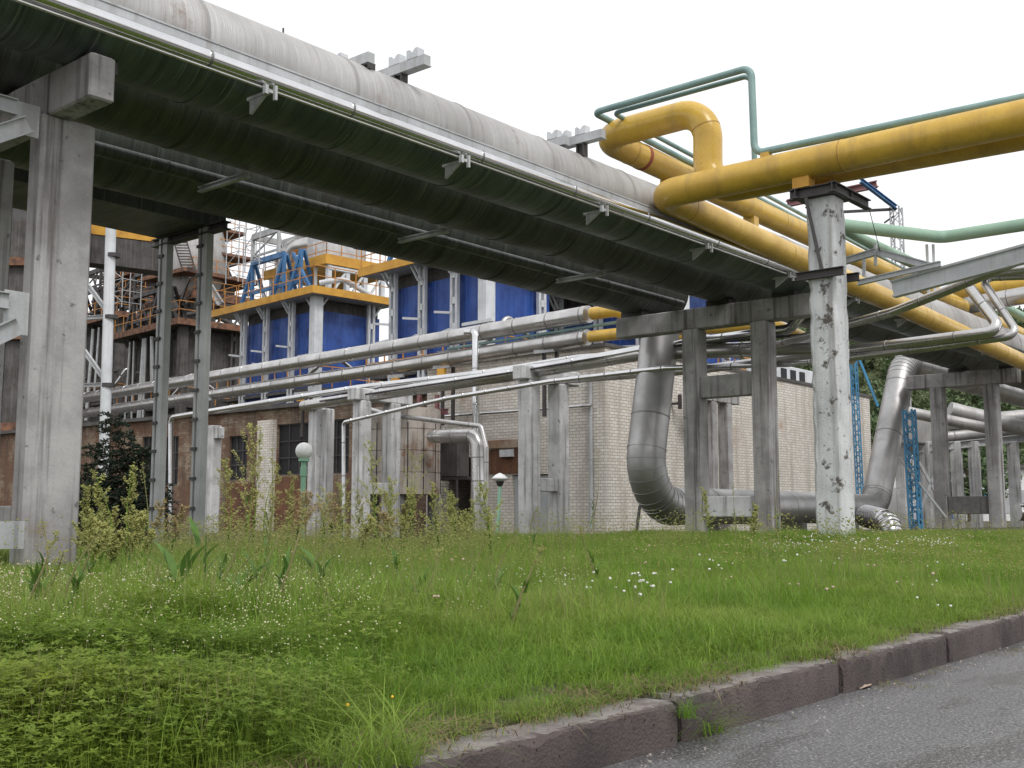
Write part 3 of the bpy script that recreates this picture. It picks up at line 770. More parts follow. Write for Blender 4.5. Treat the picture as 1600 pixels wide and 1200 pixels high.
lag_pipe('silver_pipe', 'slim silver pipe just above the fat one, ending at the rack columns', [pX(620, 602, 23.4), pX(905, 557, 22.6), pX(1290, 533, 22.0)], .055, 'lag_shiny', 2.4, .3, 14, .003, 4, SG)
lag_pipe('silver_pipe', 'sagging thin silver pipe with a crooked run and a straight drop to the grass', [pX(537, 855, 22.6), pX(537, 660, 22.6), pX(700, 622, 22.0), pX(860, 596, 21.6), pX(1040, 575, 21.2), pX(1230, 569, 21.3), pX(1300, 563, 21.3)], .062, 'lag_shiny', .9, .12, 14, .004, 4, SG)
lag_pipe('silver_pipe', 'short silver pipe between the left support and the tank', [pX(560, 634, 24.6), pX(605, 648, 24.6), pX(752, 666, 24.9), pX(760, 700, 24.9), pX(760, 845, 24.9)], .075, 'lag_alu', 1.4, .15, 14, .004, 5, SG)

# ================================================================== LONG DOUBLE PIPES BEHIND
LG = 'long lagged pipes before the furnace house'
def blend_pipe(px0, px1, yel, lab, r, D0=27.0):
    t = thing('long_pipe', lab, 'pipe', (27, 20, 5.5), LG)
    A = pX(*px0, D0); Bp = pX(*px1, D0 + 3.6)
    Cp = Bp + (Bp - A) * .25
    a, b = seamed([A, A.lerp(Bp, .28) - Vector((0, 0, .03)), Bp, Cp], r, 1.6, .010, .05, start=.2)
    mb = MB(); mb.tube(a, b, 24); mb.build('cladding', 'lag_alu', t, True, 31)
    y = [A + (A - Bp) * .004] + [pX(px, py, X) for px, py, X in yel]
    mb = MB(); mb.tube(fillet(y, .5, 7), r * .72, 20); mb.build('bare_end', 'yellow', t, True)
    return t
blend_pipe((920, 491), (135, 621), [(962, 485, 26.9), (1010, 500, 27.2), (1016, 530, 27.4), (1090, 525, 27.4)], 'upper long lagged pipe ending in a curved yellow bend', .27)
blend_pipe((918, 527), (165, 641), [(1000, 518, 26.7), (1205, 507, 26.0), (1330, 560, 33.0)], 'lower long lagged pipe ending in a straight yellow length', .25)
lag_pipe('riser_pipe', 'upright silver riser from the upper long pipe to the low pipes', [pX(728, 519, 26.6), pX(743, 519, 26.6), pX(744, 705, 26.6)], .12, 'lag_shiny', 1.3, .16, 18, .006, 5)
for i, (px, py) in enumerate(((320, 640), (480, 612), (628, 585), (700, 570), (860, 545))):
    t = thing('pipe_hanger', ['leftmost', 'second', 'middle', 'fourth', 'rightmost'][i] + ' of the five steel stands under the long pipes', 'stand', group='steel stands under the long pipes')
    q = pX(px, py, 27.6 + (800 - px) / 700 * 2.4); t.location = (q.x, q.y, -.3)
    mb = MB(); mb.bar((q.x, q.y - .25, 3.5), (q.x, q.y - .25, q.z - .1), .1, .1); mb.bar((q.x, q.y + .25, 3.5), (q.x, q.y + .25, q.z - .1), .1, .1); mb.build('leg', 'dark_steel', t)
    mb = MB(); mb.bar((q.x - .3, q.y - .4, q.z - .1), (q.x - .3, q.y + .4, q.z - .1), .1, .12); mb.bar((q.x, q.y - .5, q.z + .45), (q.x, q.y + .5, q.z + .45), .1, .12); mb.build('cross_bar', 'steel_grey', t)
    if i < 4: mb = MB(); mb.box((q.x - .45, q.y - .22, q.z - .42), (q.x - .3, q.y + .1, q.z - .18)); mb.build('bracket', 'fascia', t)
lag_pipe('over_pipe', 'orange yellow pipe crossing high over the rack at the right picture edge', [pX(1440, 470, 34.5), pX(1530, 452, 34.5), pX(1760, 425, 34.5)], .27, 'yellow', 50, 1, 20)
lag_pipe('over_pipe', 'grey lagged pipe crossing over the rack right under the orange yellow one', [pX(1440, 490, 34), pX(1620, 458, 34), pX(1760, 436, 34)], .26, 'lag_alu', 1.2, 1, 20)
tag(lag_pipe('teal_conduit', None, [pX(700, 545, 27.6), pX(1000, 498, 27)], .05, 'teal', 3), 'teal conduit between the two long lagged pipes', 'conduit')
# ================================================================== BRICK BUILDINGS
def wall_with_holes(mb, x0, x1, y0, y1, z0, z1, holes):
    """wall in the plane X, from y0 to y1, thickness x0..x1, holes (ya, yb, za, zb) not overlapping in y"""
    holes = sorted(holes); y = y0
    for (ya, yb, za, zb) in holes:
        if ya > y: mb.box((x0, y, z0), (x1, ya, z1))
        if za > z0: mb.box((x0, ya, z0), (x1, yb, za))
        if zb < z1: mb.box((x0, ya, zb), (x1, yb, z1))
        y = yb
    if y < y1: mb.box((x0, y, z0), (x1, y1, z1))
BX, BY = 28.7, 20.3
wb = thing('white_brick_building', 'white brick building with a stained corner behind the rack', 'building', (34, 24, -.4))
ywin = sorted((pX(862, 700, BX).y, pX(800, 700, BX).y))
mb = MB()
mb.box((BX, BY, -.6), (49.8, BY + .4, 5.75))
wall_with_holes(mb, BX, BX + .4, BY + .402, 28.2, -.6, 5.75, [(ywin[0], ywin[1], -.55, 1.75), (pX(736, 700, BX).y, pX(690, 700, BX).y, -.55, pX(712, 715, BX).z)])
mb.box((49.4, BY + .402, -.6), (49.8, 27.6, 5.75)); mb.box((BX + .402, 27.8, -.6), (49.38, 28.2, 5.75))
mb.build('wall', 'brick_white', wb)
mb = MB(); mb.box((BX - .06, BY - .06, 5.752), (49.9, 28.3, 5.87)); mb.build('roof', 'roof', wb)
mb = MB(); mb.box((BX + .1, ywin[0] + .02, -.55), (BX + .16, ywin[1] - .02, 1.72)); d_ = mb.build('door', 'metal_door', wb)
mb = MB(); mb.box((BX + .06, ywin[0] + .1, .6), (BX + .098, ywin[0] + .2, .7)); mb.build('handle', 'dark_steel', d_)
mb = MB(); mb.rbox((BX - .12, pX(830, 700, BX).y, 2.65), (BX - .003, pX(765, 700, BX).y, 2.95), .02); mb.build('stained_render_panel', 'render_stain', wb)
mb = MB(); mb.box((BX - .05, pX(838, 700, BX).y, 1.8), (BX - .002, pX(762, 700, BX).y, 2.62)); mb.build('rusty_panel', 'iron_stain', wb)
mb = MB(); mb.box((BX - .16, pX(805, 700, BX).y, 2.36), (BX - .053, pX(785, 700, BX).y, 2.60)); mb.build('notice_board', 'pale_steel', wb)
mb = MB(); yy = pX(926, 700, BX).y
mb.tube([(BX - .1, yy, -.3), (BX - .1, yy, 4.9)], .07, 12)
for z in (.8, 2.2, 3.6): mb.tube([(BX - .1, yy, z - .03), (BX - .1, yy, z + .03)], .085, 12)
tag(mb.build('downpipe', 'steel_grey', None, True), 'grey downpipe on the white brick wall left of its corner', 'downpipe')
mb = MB(); a = pX(925, 633, BX - .25); mb.tube([(BX - .25, a.y, a.z), (BX - .25, pX(690, 616, BX - .25).y, a.z)], .06, 12)
for z in (0, 1): mb.bar((BX - .25, a.y + .5 + z * 5, a.z), (BX, a.y + .5 + z * 5, a.z), .04, .04)
tag(mb.build('wall_pipe', 'lag_shiny', None, True), 'short silver pipe along the white brick wall, behind the right concrete support', 'pipe')
for (xx, lb) in ((30.6, 'left'), (32.6, 'right')):
    mb = MB(); mb.bar((xx, BY - .003, 4.2), (xx, BY - .35, 4.2), .08, .08); mb.box((xx - .05, BY - .4, 4.0), (xx + .05, BY - .3, 4.5))
    tag(mb.build('wall_bracket', 'dark_steel', None), lb + ' dark bracket high on the white brick end wall beside the lagged pipe', 'bracket')
# old trestle leaning on the end wall
t = thing('concrete_post_pair', 'pair of dark concrete posts standing before the white brick end wall', 'posts', (33.2, 19.2, -.4))
for px in (1112, 1136):
    q = pY(px, 800, 19.4); mb = MB(); mb.rbox((q.x - .17, 19.2, -.6), (q.x + .17, 19.6, 4.3), .02); mb.build('post', 'concrete', t, True, 30)
q = pY(1112, 600, 19.0); mb = MB(); mb.rbox((q.x - .5, 19.2, 4.302), (q.x + 2.3, 19.6, 4.7), .02); mb.build('cap_beam', 'concrete', t, True, 30)
t = thing('roof_equipment', 'pale equipment cabinet on the white brick roof near the pillar', 'cabinet', (42, 22, 5.87))
mb = MB(); a = pY(1205, 577, 22); b = pY(1283, 577, 22); mb.rbox((a.x, 22, 5.875), (b.x, 23.2, 6.9), .03); mb.build('body', 'pale_steel', t, True, 30)
mb = MB()
for k in range(3): mb.box((a.x + .9 + k * .9, 21.96, 6.3), (a.x + 1.4 + k * .9, 21.997, 6.75))
mb.build('vent', 'glass_dark', t)
# grimy low brick building left
rb = thing('stained_brick_building', 'grimy low brick building with dark broken windows at left', 'building', (30, 40, -.4))
RX = 28.9
def yat(px): return pX(px, 700, RX).y
def zat(px, py): return pX(px, py, RX).z
holes = []
for (xa, xb, ya_, yb_) in ((433, 482, 662, 742), (358, 386, 681, 750), (222, 245, 682, 760), (255, 279, 682, 758), (512, 545, 655, 740)):
    holes.append((yat(xb), yat(xa), zat((xa + xb) / 2, yb_), zat((xa + xb) / 2, ya_)))
mb = MB(); wall_with_holes(mb, RX, RX + .4, 28.22, 62, -.8, 4.75, holes)
mb.box((RX + .402, 61.6, -.8), (36, 62, 4.75)); mb.box((35.6, 28.22, -.8), (36, 61.58, 4.75))
mb.build('wall', 'brick_red', rb)
mb = MB(); mb.box((RX - .25, 28.22, 4.752), (36.2, 62.2, 4.92)); mb.build('roof', 'roof', rb)
for h in holes:
    f_ = MB(); f_.box((RX + .14, h[0], h[2]), (RX + .17, h[1], h[3])); wn = f_.build('window', 'glass_dark', rb)
    g = MB(); ny = 3
    for k in range(ny + 1):
        y = h[0] + (h[1] - h[0]) * k / ny; g.box((RX + .10, max(h[0], y - .03), h[2]), (RX + .138, min(h[1], y + .03), h[3]))
    for k in range(4):
        z = h[2] + (h[3] - h[2] - .05) * k / 3; g.box((RX + .085, h[0], z), (RX + .099, h[1], z + .05))
    g.build('frame', 'dark_steel', wn)
for (xa, xb) in ((408, 432), (196, 208)):
    mb = MB(); mb.box((RX - .22, yat(xb), -.8), (RX - .002, yat(xa), 4.3)); mb.build('pilaster', 'brick_red' if xa < 300 else 'brick_white', rb)
mb = MB(); mb.box((RX - .06, yat(482), -.5), (RX - .003, yat(433), zat(455, 745))); mb.build('rusty_apron', 'iron_stain', rb)
mb = MB(); mb.box((RX - .06, yat(405), -.5), (RX - .003, yat(356), zat(380, 755))); mb.build('rusty_apron', 'iron_stain', rb)
# concrete posts leaning before the building
for i, (px, D, w_, zt, lab) in enumerate(((492, 23.9, .42, 3.95, 'weathered concrete post beside the lamp globe'), (508, 24.1, .36, 3.9, 'slimmer concrete post just right of the lamp globe'), (330, 24.6, .42, 3.72, 'rust topped white concrete post under the silver pipe bend'))):
    q = pX(px, 830, D); mb = MB(); mb.rbox((q.x - w_ / 2, q.y - w_ / 2, -.7), (q.x + w_ / 2, q.y + w_ / 2, zt), .03)
    if i == 2: mb.rbox((q.x - w_ * .4, q.y - w_ * 1.0, zt - .5), (q.x + w_ * .4, q.y + w_ * .9, zt - .08), .02)
    tag(mb.build('concrete_post', 'old_concrete', None, True, 30), lab, 'post', 'old concrete posts')
# tank
tk = thing('concrete_tank', 'round stained panel clad tank behind the left concrete support', 'tank', (26.9, 24.6, -.4))
q = pD(630, 800, 37.0); TR = 1.22
mb = MB(); zt = pD(630, 660, 36).z; zb = pD(630, 772, 36).z
prof = [(TR, zb)]
k = 0; z = zb
while z < zt - .2:
    prof += [(TR, z + .02), (TR + .0, z + .68), (TR - .02, z + .685), (TR - .02, z + .70)]; z += .705
prof += [(TR, zt), (TR - .15, zt + .05)]
mb.lathe(prof, (q.x, q.y, 0), 40); mb.build('shell', 'tank_panel', tk, True, 30)
mb = MB()
for k in range(14):
    an = 2 * math.pi * k / 14; mb.bar((q.x + (TR + .008) * math.cos(an), q.y + (TR + .008) * math.sin(an), zb), (q.x + (TR + .008) * math.cos(an), q.y + (TR + .008) * math.sin(an), zt), .03, .02)
mb.build('joint_strips', 'dark_steel', tk)
for an in (.6, 2.2, 3.8, 5.4):
    mb = MB(); mb.rbox((q.x + math.cos(an) - .15, q.y + math.sin(an) - .15, -.6), (q.x + math.cos(an) + .15, q.y + math.sin(an) + .15, zb), .02); mb.build('leg', 'dark_concrete', tk)
# lagged elbow by the tank
lag_pipe('tank_pipe', 'lagged elbow pipe coming off the tank and down into the grass', [pX(675, 682, 25.6), pX(746, 680, 25.2), pX(750, 850, 25.2)], .22, 'lag_alu', .8, .42, 20, .008, 8)
t = thing('control_cabinet', 'dark blue grey cabinet on a bracket between tank and lagged elbow', 'cabinet', (27.5, 26, 0))
a = pX(718, 745, 27.6); b = pX(680, 690, 27.6)
mb = MB(); mb.rbox((27.5, a.y, a.z), (28.1, b.y, b.z), .03); mb.build('body', 'rust_wall', t)
mb = MB(); mb.box((27.44, a.y - .5, a.z - .1), (28.2, b.y + .1, a.z - .003)); mb.build('shelf', 'dark_steel', t)
mb = MB(); mb.tube([(27.45, a.y - .02, a.z - .1), (27.45, a.y - .02, -.4)], .05, 10); mb.build('stand', 'dark_steel', t)
t = thing('maroon_portal', 'maroon steel frame above the tank under the silver pipes', 'frame', (27, 26, 3))
mb = MB()
for px in (655, 683): a = pX(px, 640, 27.2); mb.ibeam((a.x, a.y, 2.5), (a.x, a.y, a.z + .5), .12, .12)
mb.build('post', 'maroon', t)
mb = MB(); mb.ibeam(pX(630, 648, 27.1), pX(700, 643, 27.1), .12, .2); mb.build('beam', 'maroon', t)

# ================================================================== FURNACE BLOCKS
def xf(o, loc, rz):
    o.location = loc; o.rotation_euler = (0, 0, rz)
def corr(mb, p0, p1, z0, z1, pitch=.5, dep=.022):
    p0, p1 = Vector((*p0, 0)), Vector((*p1, 0)); d = p1 - p0; L = d.length; d.normalize(); n = Vector((d.y, -d.x, 0))
    k = max(2, int(L / pitch)); pr = []
    for i in range(k):
        for u, o in ((0, 0), (.4, 0), (.5, 1), (.9, 1)): pr.append(p0 + d * (L * (i + u) / k) + n * dep * o)
    pr.append(p1)
    m = len(pr)
    mb.add([Vector((p.x, p.y, z0)) for p in pr] + [Vector((p.x, p.y, z1)) for p in pr] + [Vector((p.x, p.y, z0)) - n * .1 for p in pr] + [Vector((p.x, p.y, z1)) - n * .1 for p in pr],
           [(i, i + 1, m + i + 1, m + i) for i in range(m - 1)] + [(2 * m + i + 1, 2 * m + i, 3 * m + i, 3 * m + i + 1) for i in range(m - 1)] + [(m + i, m + i + 1, 3 * m + i + 1, 3 * m + i) for i in range(m - 1)])
def railing(mb, pts, z, h=1.1, step=1.5, t=.035):
    for a, b in zip(pts[:-1], pts[1:]):
        a = Vector((*a, z)); b = Vector((*b, z)); L = (b - a).length; k = max(1, round(L / step))
        for i in range(k + 1):
            q = a.lerp(b, i / k); mb.bar(q, q + Vector((0, 0, h)), t, t)
        for zz in (h, h * .5): mb.bar(a + Vector((0, 0, zz)), b + Vector((0, 0, zz)), t, t)
def furnace(lab, loc, W, Dp, zf, zt, cols_y, cols_x, pal, rz=R(-5.8), left=2.7, tall=True, seed=1, zbase=None, stack=1):
    """local frame: +y runs left along the long face (x = 0), +x runs back along the short face (y = 0)"""
    t = thing('furnace_block', lab, 'furnace', (0, 0, 0), 'furnace blocks of the furnace house')
    rnd = random.Random(seed)
    wall, colm, fas, truss, rail, vess = pal
    zb = zbase if zbase is not None else 3.2
    H = zf
    mb = MB(); corr(mb, (.7, W + .3), (.7, .7), zb, H - .8); corr(mb, (.7, .7), (Dp, .7), zb, H - .8); mb.build('wall', wall, t)
    mb = MB(); mb.box((.9, .9, zb), (Dp, W + .3, H - .05)); mb.build('core', 'rust_wall', t)
    mb = MB(); mb.box((.25, .25, H * .575), (Dp, W + left, H * .575 + .2)); mb.build('floor_slab', 'rust_wall', t)
    def lace(x, y, ax):
        m2 = MB(); o = .19
        for s_ in (-o, o):
            p = (x + (s_ if ax == 'x' else 0), y + (s_ if ax == 'y' else 0))
            m2.bar((p[0], p[1], -.3), (p[0], p[1], H), .17, .2, up=(1, 0, 0) if ax == 'y' else (0, 1, 0))
        z = .3
        while z < H - .3:
            a = .1
            m2.box((x - (o if ax == 'x' else a), y - (o if ax == 'y' else a), z), (x + (o if ax == 'x' else a), y + (o if ax == 'y' else a), z + .35)); z += 1.35
        m2.build('column', colm, t)
    m2 = MB(); m2.rbox((-.02, -.02, -.3), (.62, .62, H), .03); m2.build('column', colm, t)
    for y in cols_y: lace(.3, y, 'y')
    for x in cols_x: lace(x, .3, 'x')
    mb = MB()
    for y in [0.3] + list(cols_y):
        for s_ in ((-1, 1) if y > .5 else (1,)): mb.bar((.1, y + s_ * .15, H - .75), (-.4, y + s_ * .15, H - .02), .08, .1) if y > .5 else mb.bar((.2, y + .3, H - .8), (.2, y + 1.0, H), .09, .1)
    for x in [0.3] + list(cols_x): mb.bar((x + .2, .2, H - .8), (x + .8, .2, H), .09, .1)
    mb.build('knee_brace', colm, t)
    mb = MB(); mb.box((-.55, -.55, H), (Dp + .5, W + left, H + .16)); mb.build('platform', 'rust_wall' if fas == 'rust' else 'steel_grey', t)
    mb = MB(); mb.box((-.66, -.66, H - .02), (-.552, W + left + .1, H + .46)); mb.box((-.55, -.66, H - .02), (Dp + .5, -.552, H + .46)); mb.build('fascia', fas, t)
    mb = MB(); railing(mb, [(-.5, W + left), (-.5, -.5), (Dp + .4, -.5)], H + .5, 1.3, 1.6, .05); railing(mb, [(-.05, W + left), (-.05, -.05), (Dp, -.05)], H * .59, 1.3, 1.5, .06); mb.build('railing', rail, t)
    mb = MB()
    for y in list(cols_y): mb.bar((-.1, y + .9, H * .72 + rnd.uniform(-.3, .3)), (-.1, y - .1, H * .72), .2, .16)
    mb.bar((-.1, 1.6, H * .73), (-.1, -.6, H * .73), .2, .16)
    for y in list(cols_y): mb.bar((-.12, y + 1.1, H * .80), (-.12, y - .2, H * .785), .12, .12)
    mb.build('side_arm', colm, t)
    mb = MB(); mb.tube(fillet([(-.5, W * .02, H * .62), (-.45, -.9, H * .66), (.3, -1.2, H * .74), (2.6, -.9, H * .66)], .3, 4), .13, 10); mb.build('elbow_duct', 'lag_alu', t, True)
    if not tall: return t
    # upper tier: trusses, second platform, vessel, ducts
    z = H + .16
    mb = MB()
    for x0, y0 in ((.3, W * .95), (.3, W * .52), (.3, W * .30)):
        mb.bar((x0, y0 + 1.0, z), (x0 + .2, y0 - .3, z + 3.3), .22, .2); mb.bar((x0 + 2.4, y0 + 1.0, z), (x0 + .4, y0 - .3, z + 3.3), .2, .2)
        mb.bar((x0 + .2, y0 - .3, z + 3.3), (x0 + .2, y0 - .3, z), .2, .2); mb.bar((x0 + .2, y0 - .3, z + 1.6), (x0 + .2, y0 + .5, z + 1.6), .16, .16)
    mb.bar((.5, W * .95 - .3, z + 3.3), (.5, W * .52 - .3, z + 3.3), .3, .35); mb.bar((.5, W * .3 + .7, z + 3.2), (.5, W * .3 - 1.6, z + .3), .2, .2)
    mb.bar((.5, W * .95 + .6, z + 1.2), (.5, W * .3, z + 1.2), .18, .2)
    mb.build('truss', truss, t)
    mb = MB(); mb.box((1.6, 1.2, z + 2.35), (Dp + 2, W - .6, z + 2.6)); mb.box((1.5, 1.1, z + 2.3), (1.598, W - .5, z + 2.95)); mb.box((1.6, 1.1, z + 2.3), (Dp + 2, 1.198, z + 2.95)); mb.build('upper_platform', fas, t)
    mb = MB()
    for x in np.arange(1.9, Dp + 1.6, 1.45): mb.bar((x, 1.35, z), (x, 1.35, z + 2.3), .3, .3)
    for k, y in enumerate(np.arange(2.6, W - 1, 1.8)): mb.bar((1.7, y, z), (1.7, y, z + 2.3), .2, .2); mb.bar((1.7, y, z), (1.7, y + 1.7, z + 2.3), .12, .12)
    mb.bar((1.8, 1.3, z + 2.1), (Dp + 1, 1.3, z + 2.1), .3, .25)
    for x in np.arange(1.9, Dp, 1.45): mb.bar((x, 1.3, z + .1), (x + 1.4, 1.3, z + 2.1), .14, .14)
    mb.build('upper_frame', colm, t)
    mb = MB()
    for x, y in ((.8, W * .98), (.8, W * .62), (3.2, W * .98), (3.2, W * .62)): mb.bar((x, y, z), (x, y, z + 5.4), .2, .2)
    for (p, q) in (((.8, W * .98), (.8, W * .62)), ((3.2, W * .98), (3.2, W * .62)), ((.8, W * .98), (3.2, W * .98)), ((.8, W * .62), (3.2, W * .62))):
        mb.bar((*p, z + 5.3), (*q, z + 5.3), .25, .4); mb.bar((*p, z + 3.9), (*q, z + 3.9), .12, .14)
    mb.bar((.8, W * .98, z + 3.9), (.8, W * .62, z + 5.3), .1, .1)
    mb.build('hoist_frame', 'steel_grey' if vess == 'lag_grey' else 'dark_steel', t)
    mb = MB(); cx, cy = Dp * .6 + 1, W * .45
    mb.lathe([(2.1, z + 2.6), (2.1, z + 4.6), (1.0, z + 6.8)] + ([(.95, z + 9.2), (1.1, z + 9.25), (1.1, z + 9.6)] if stack else []), (cx, cy, 0), 28); mb.build('vessel', 'steel_grey' if vess == 'lag_grey' else vess, t, True, 40)
    if vess == 'rust_wall':
        for k, zz in enumerate((4.3, 6.3, 8.4)):
            w_ = 3.1 - k * .5
            mb = MB(); mb.box((cx - w_, cy - w_, z + zz), (cx + w_, cy + w_, z + zz + .22)); mb.build('gallery', 'rust', t)
            mb = MB(); railing(mb, [(cx - w_, cy + w_), (cx - w_, cy - w_), (cx + w_, cy - w_)], z + zz + .2, 1.1, 1.1, .05); mb.build('gallery_railing', rail, t)
            mb = MB()
            for s_ in (-.3, .3): mb.bar((cx - w_ - .25, cy - w_ * .5 + s_, z + zz - 2), (cx - w_ - .25, cy + w_ * .6 + s_, z + zz + .2), .08, .1)
            for q_ in range(8): u = (q_ + .5) / 8; mb.bar((cx - w_ - .25, cy - w_ * .5 - .3 + w_ * 1.1 * u, z + zz - 2 + 2.2 * u), (cx - w_ - .25, cy - w_ * .5 + .3 + w_ * 1.1 * u, z + zz - 2 + 2.2 * u), .06, .06)
            mb.build('gallery_stair', 'dark_steel', t)
        mb = MB()
        for q_ in range(26):
            a_ = Vector((rnd.uniform(-.3, 2.5), rnd.uniform(0, W), z + rnd.uniform(0, 2.4))); mb.bar(a_, a_ + Vector((rnd.uniform(-.4, 1.2), rnd.choice((-1, 1)) * rnd.uniform(.8, 2.6), rnd.uniform(.6, 2.6))), .12, .14)
        mb.build('bracing', 'dark_steel', t)
        mb = MB()
        for q_ in range(7): y_ = rnd.uniform(.5, W); mb.tube([(-.2 - rnd.random() * .3, y_, rnd.uniform(3, H * .7)), (-.3, y_ + rnd.uniform(-.3, .3), H * .97)], rnd.uniform(.06, .16), 8)
        mb.build('soot_pipes', 'steel_grey', t, True)
    mb = MB(); mb.tube(fillet([(cx - 1.4, cy + .4, z + 4.4), (cx - 2.6, cy + 1.8, z + 4.2), (cx - 2.8, cy + 2.6, z + .6)], .8, 6), .55, 16)
    mb.build('duct', 'lag_alu' if vess == 'lag_grey' else 'rust_wall', t, True)
    mb = MB(); mb.tube(fillet([(1.0, 1.0, z + .9), (2.0, -.2, z + 1.1), (4.5, -.25, z + .2)], .5, 5), .18, 12); mb.build('duct', 'pale_steel' if vess == 'lag_grey' else 'rust_wall', t, True)
    mb = MB(); railing(mb, [(1.6, W - .6), (1.6, 1.2), (Dp + 2, 1.2)], z + 2.6, 1.2, 1.3, .045); mb.build('upper_railing', rail, t)
    mb = MB()
    for s_ in (-.25, .25): mb.bar((1.4, W * .62 + s_ * .6, z + 2.6), (1.4 + .2, W * .62 + 2.1 + s_ * .6, z + 7.6), .07, .07)
    for k in range(13): u = (k + .5) / 13; mb.bar((1.4 + .2 * u, W * .62 + 2.1 * u - .15, z + 2.6 + 5 * u), (1.4 + .2 * u, W * .62 + 2.1 * u + .15, z + 2.6 + 5 * u), .05, .05)
    mb.build('stair', 'dark_steel' if vess == 'rust_wall' else colm, t)
    return t
BLUE = ('blue', 'pale_steel', 'fascia', 'blue_steel', 'rail', 'lag_grey')
RUST = ('rust_wall', 'rust_wall', 'rust', 'dark_steel', 'rail', 'rust_wall')
qa = pD(493, 451, 69); f = furnace('blue sheeted furnace block with a whole blue truss tower on its deck', (0, 0, 0), 9.2, 5.6, qa.z - .4, 0, (3.1, 6.2, 9.1), (4.6,), BLUE); xf(f, (qa.x, qa.y, 0), R(-5.8))
qb = pD(760, 383, 54); f = furnace('nearer blue sheeted furnace block cut by the rack edge, orange railing along it', (0, 0, 0), 7.9, 5.2, qb.z - .2, 0, (2.7, 5.3, 7.8), (4.2,), BLUE, left=1.8, seed=4, stack=0); xf(f, (qb.x, qb.y, 0), R(-5.8))
f = furnace('rightmost blue furnace block, mostly hidden behind the silver pipes', (0, 0, 0), 11, 6, qb.z - .9, 0, (3.0, 6, 9, 11), (4.2,), BLUE, left=1.0, tall=False, seed=5); xf(f, (48.6, 29.5, 0), R(-5.8))
qd = pD(284, 500, 83); f = furnace('sooty rusty furnace block between the two riveted columns', (0, 0, 0), 10, 6, qd.z - .4, 0, (3.1, 6.2, 9.1), (4.6,), RUST, left=2.0, seed=6); xf(f, (qd.x, qd.y, 0), R(-5.8))
qe = pD(188, 470, 98); f = furnace('sooty rusty furnace block at far left behind the pale steel column', (0, 0, 0), 10, 6, qe.z - 1.5, 0, (3.1, 6.2, 9.1), (4.6,), RUST, left=2.0, seed=7); xf(f, (qe.x, qe.y, 0), R(-5.8))
# scaffold stair towers against the sky
def stair_tower(px, py0, py1, D, lab, lean=0.):
    t = thing('scaffold_tower', lab, 'scaffold', group='thin scaffold towers')
    a = pD(px, py1, D); b = pD(px, py0, D); t.location = a
    mb = MB(); H = b.z - a.z
    for (dx, dy) in ((0, 0), (1.6, 0), (0, 1.6), (1.6, 1.6)): mb.bar((a.x + dx, a.y + dy, a.z), (a.x + dx + lean * H, a.y + dy, b.z), .06, .06)
    n = max(3, int(H / .9))
    for k in range(n):
        z = a.z + H * (k + .5) / n; x = a.x + lean * (z - a.z)
        mb.bar((x, a.y, z), (x, a.y + 1.6, z), .05, .05); mb.bar((x, a.y, z), (x + 1.6, a.y, z), .05, .05)
        if k % 2 == 0: mb.bar((x, a.y, z), (x, a.y + 1.6, z + H / n), .04, .04)
        else: mb.bar((x, a.y + 1.6, z), (x, a.y, z + H / n), .04, .04)
    mb.build('frame', 'steel_grey', t)
stair_tower(372, 345, 440, 84, 'thin scaffold tower seen against the sky left of the blue furnace')
stair_tower(190, 408, 480, 84, 'thin scaffold tower seen against the sky right of the pale steel column')
stair_tower(405, 340, 420, 74, 'thin scaffold tower rising from the blue furnace deck')

# ================================================================== STEEL COLUMNS AND DUCT LEFT
def batten_col(px, D, w_, ztop, lab, z0=-.5):
    q = pD(px, 700, D); t = thing('batten_column', lab, 'column', (q.x, q.y, -.3), 'riveted steel columns')
    mb = MB(); mb.box((q.x - .06, q.y - .13, z0), (q.x + .06, q.y + .0, ztop)); mb.box((q.x - .06, q.y + .055, z0), (q.x + .06, q.y + .11, ztop)); mb.build('channels', 'steel_grey', t)
    mb = MB(); z = .1
    while z < ztop - .1:
        mb.box((q.x - .085, q.y - .03, z), (q.x - .061, q.y + .125, z + .05)); z += .46
    mb.build('battens', 'dark_steel', t)
    return q
c1 = batten_col(248, 18.0, .2, 5.02, 'left riveted steel column under the dark duct')
c2 = batten_col(311, 17.3, .2, 5.02, 'right riveted steel column under the dark duct')
t = thing('flat_duct', 'flat dark duct carried on the two riveted columns', 'duct', (7, 15.6, 5.0))
mb = MB(); mb.box((-6, 14.75, 5.05), (c1.x + .3, 16.15, 5.5)); mb.build('casing', 'lag_dark', t)
mb = MB(); mb.ibeam((c1.x, 14.3, 4.98), (c1.x, 16.3, 4.98), .16, .13)
mb.build('bearer', 'dark_steel', t)
# pale steel mast column
q = pD(165, 700, 40); t = thing('pale_steel_column', 'tall pale steel tube column left of the riveted columns', 'column', (q.x, q.y, -.3))
top = pD(172, 350, 40)
mb = MB(); mb.tube([(q.x, q.y, -.6), (top.x, top.y, top.z + 3)], .19, 16)
mb.build('shaft', 'pale_steel', t, True)
mb = MB()
for z in (5.0, 7.5, 9.8): mb.tube([(q.x, q.y, z), (q.x, q.y, z + .14)], .24, 16)
mb.build('collar', 'dark_steel', t, True)
mb = MB()
for (z0, z1) in ((5.1, 8.2), (7.6, 10.6)):
    mb.ibeam((q.x, q.y, z0), (q.x - 1.2, q.y + 2.2, z1), .14, .14); mb.ibeam((q.x, q.y, z0), (q.x - 1.0, q.y + 2.4, z0), .14, .14)
mb.build('brace', 'steel_grey', t)
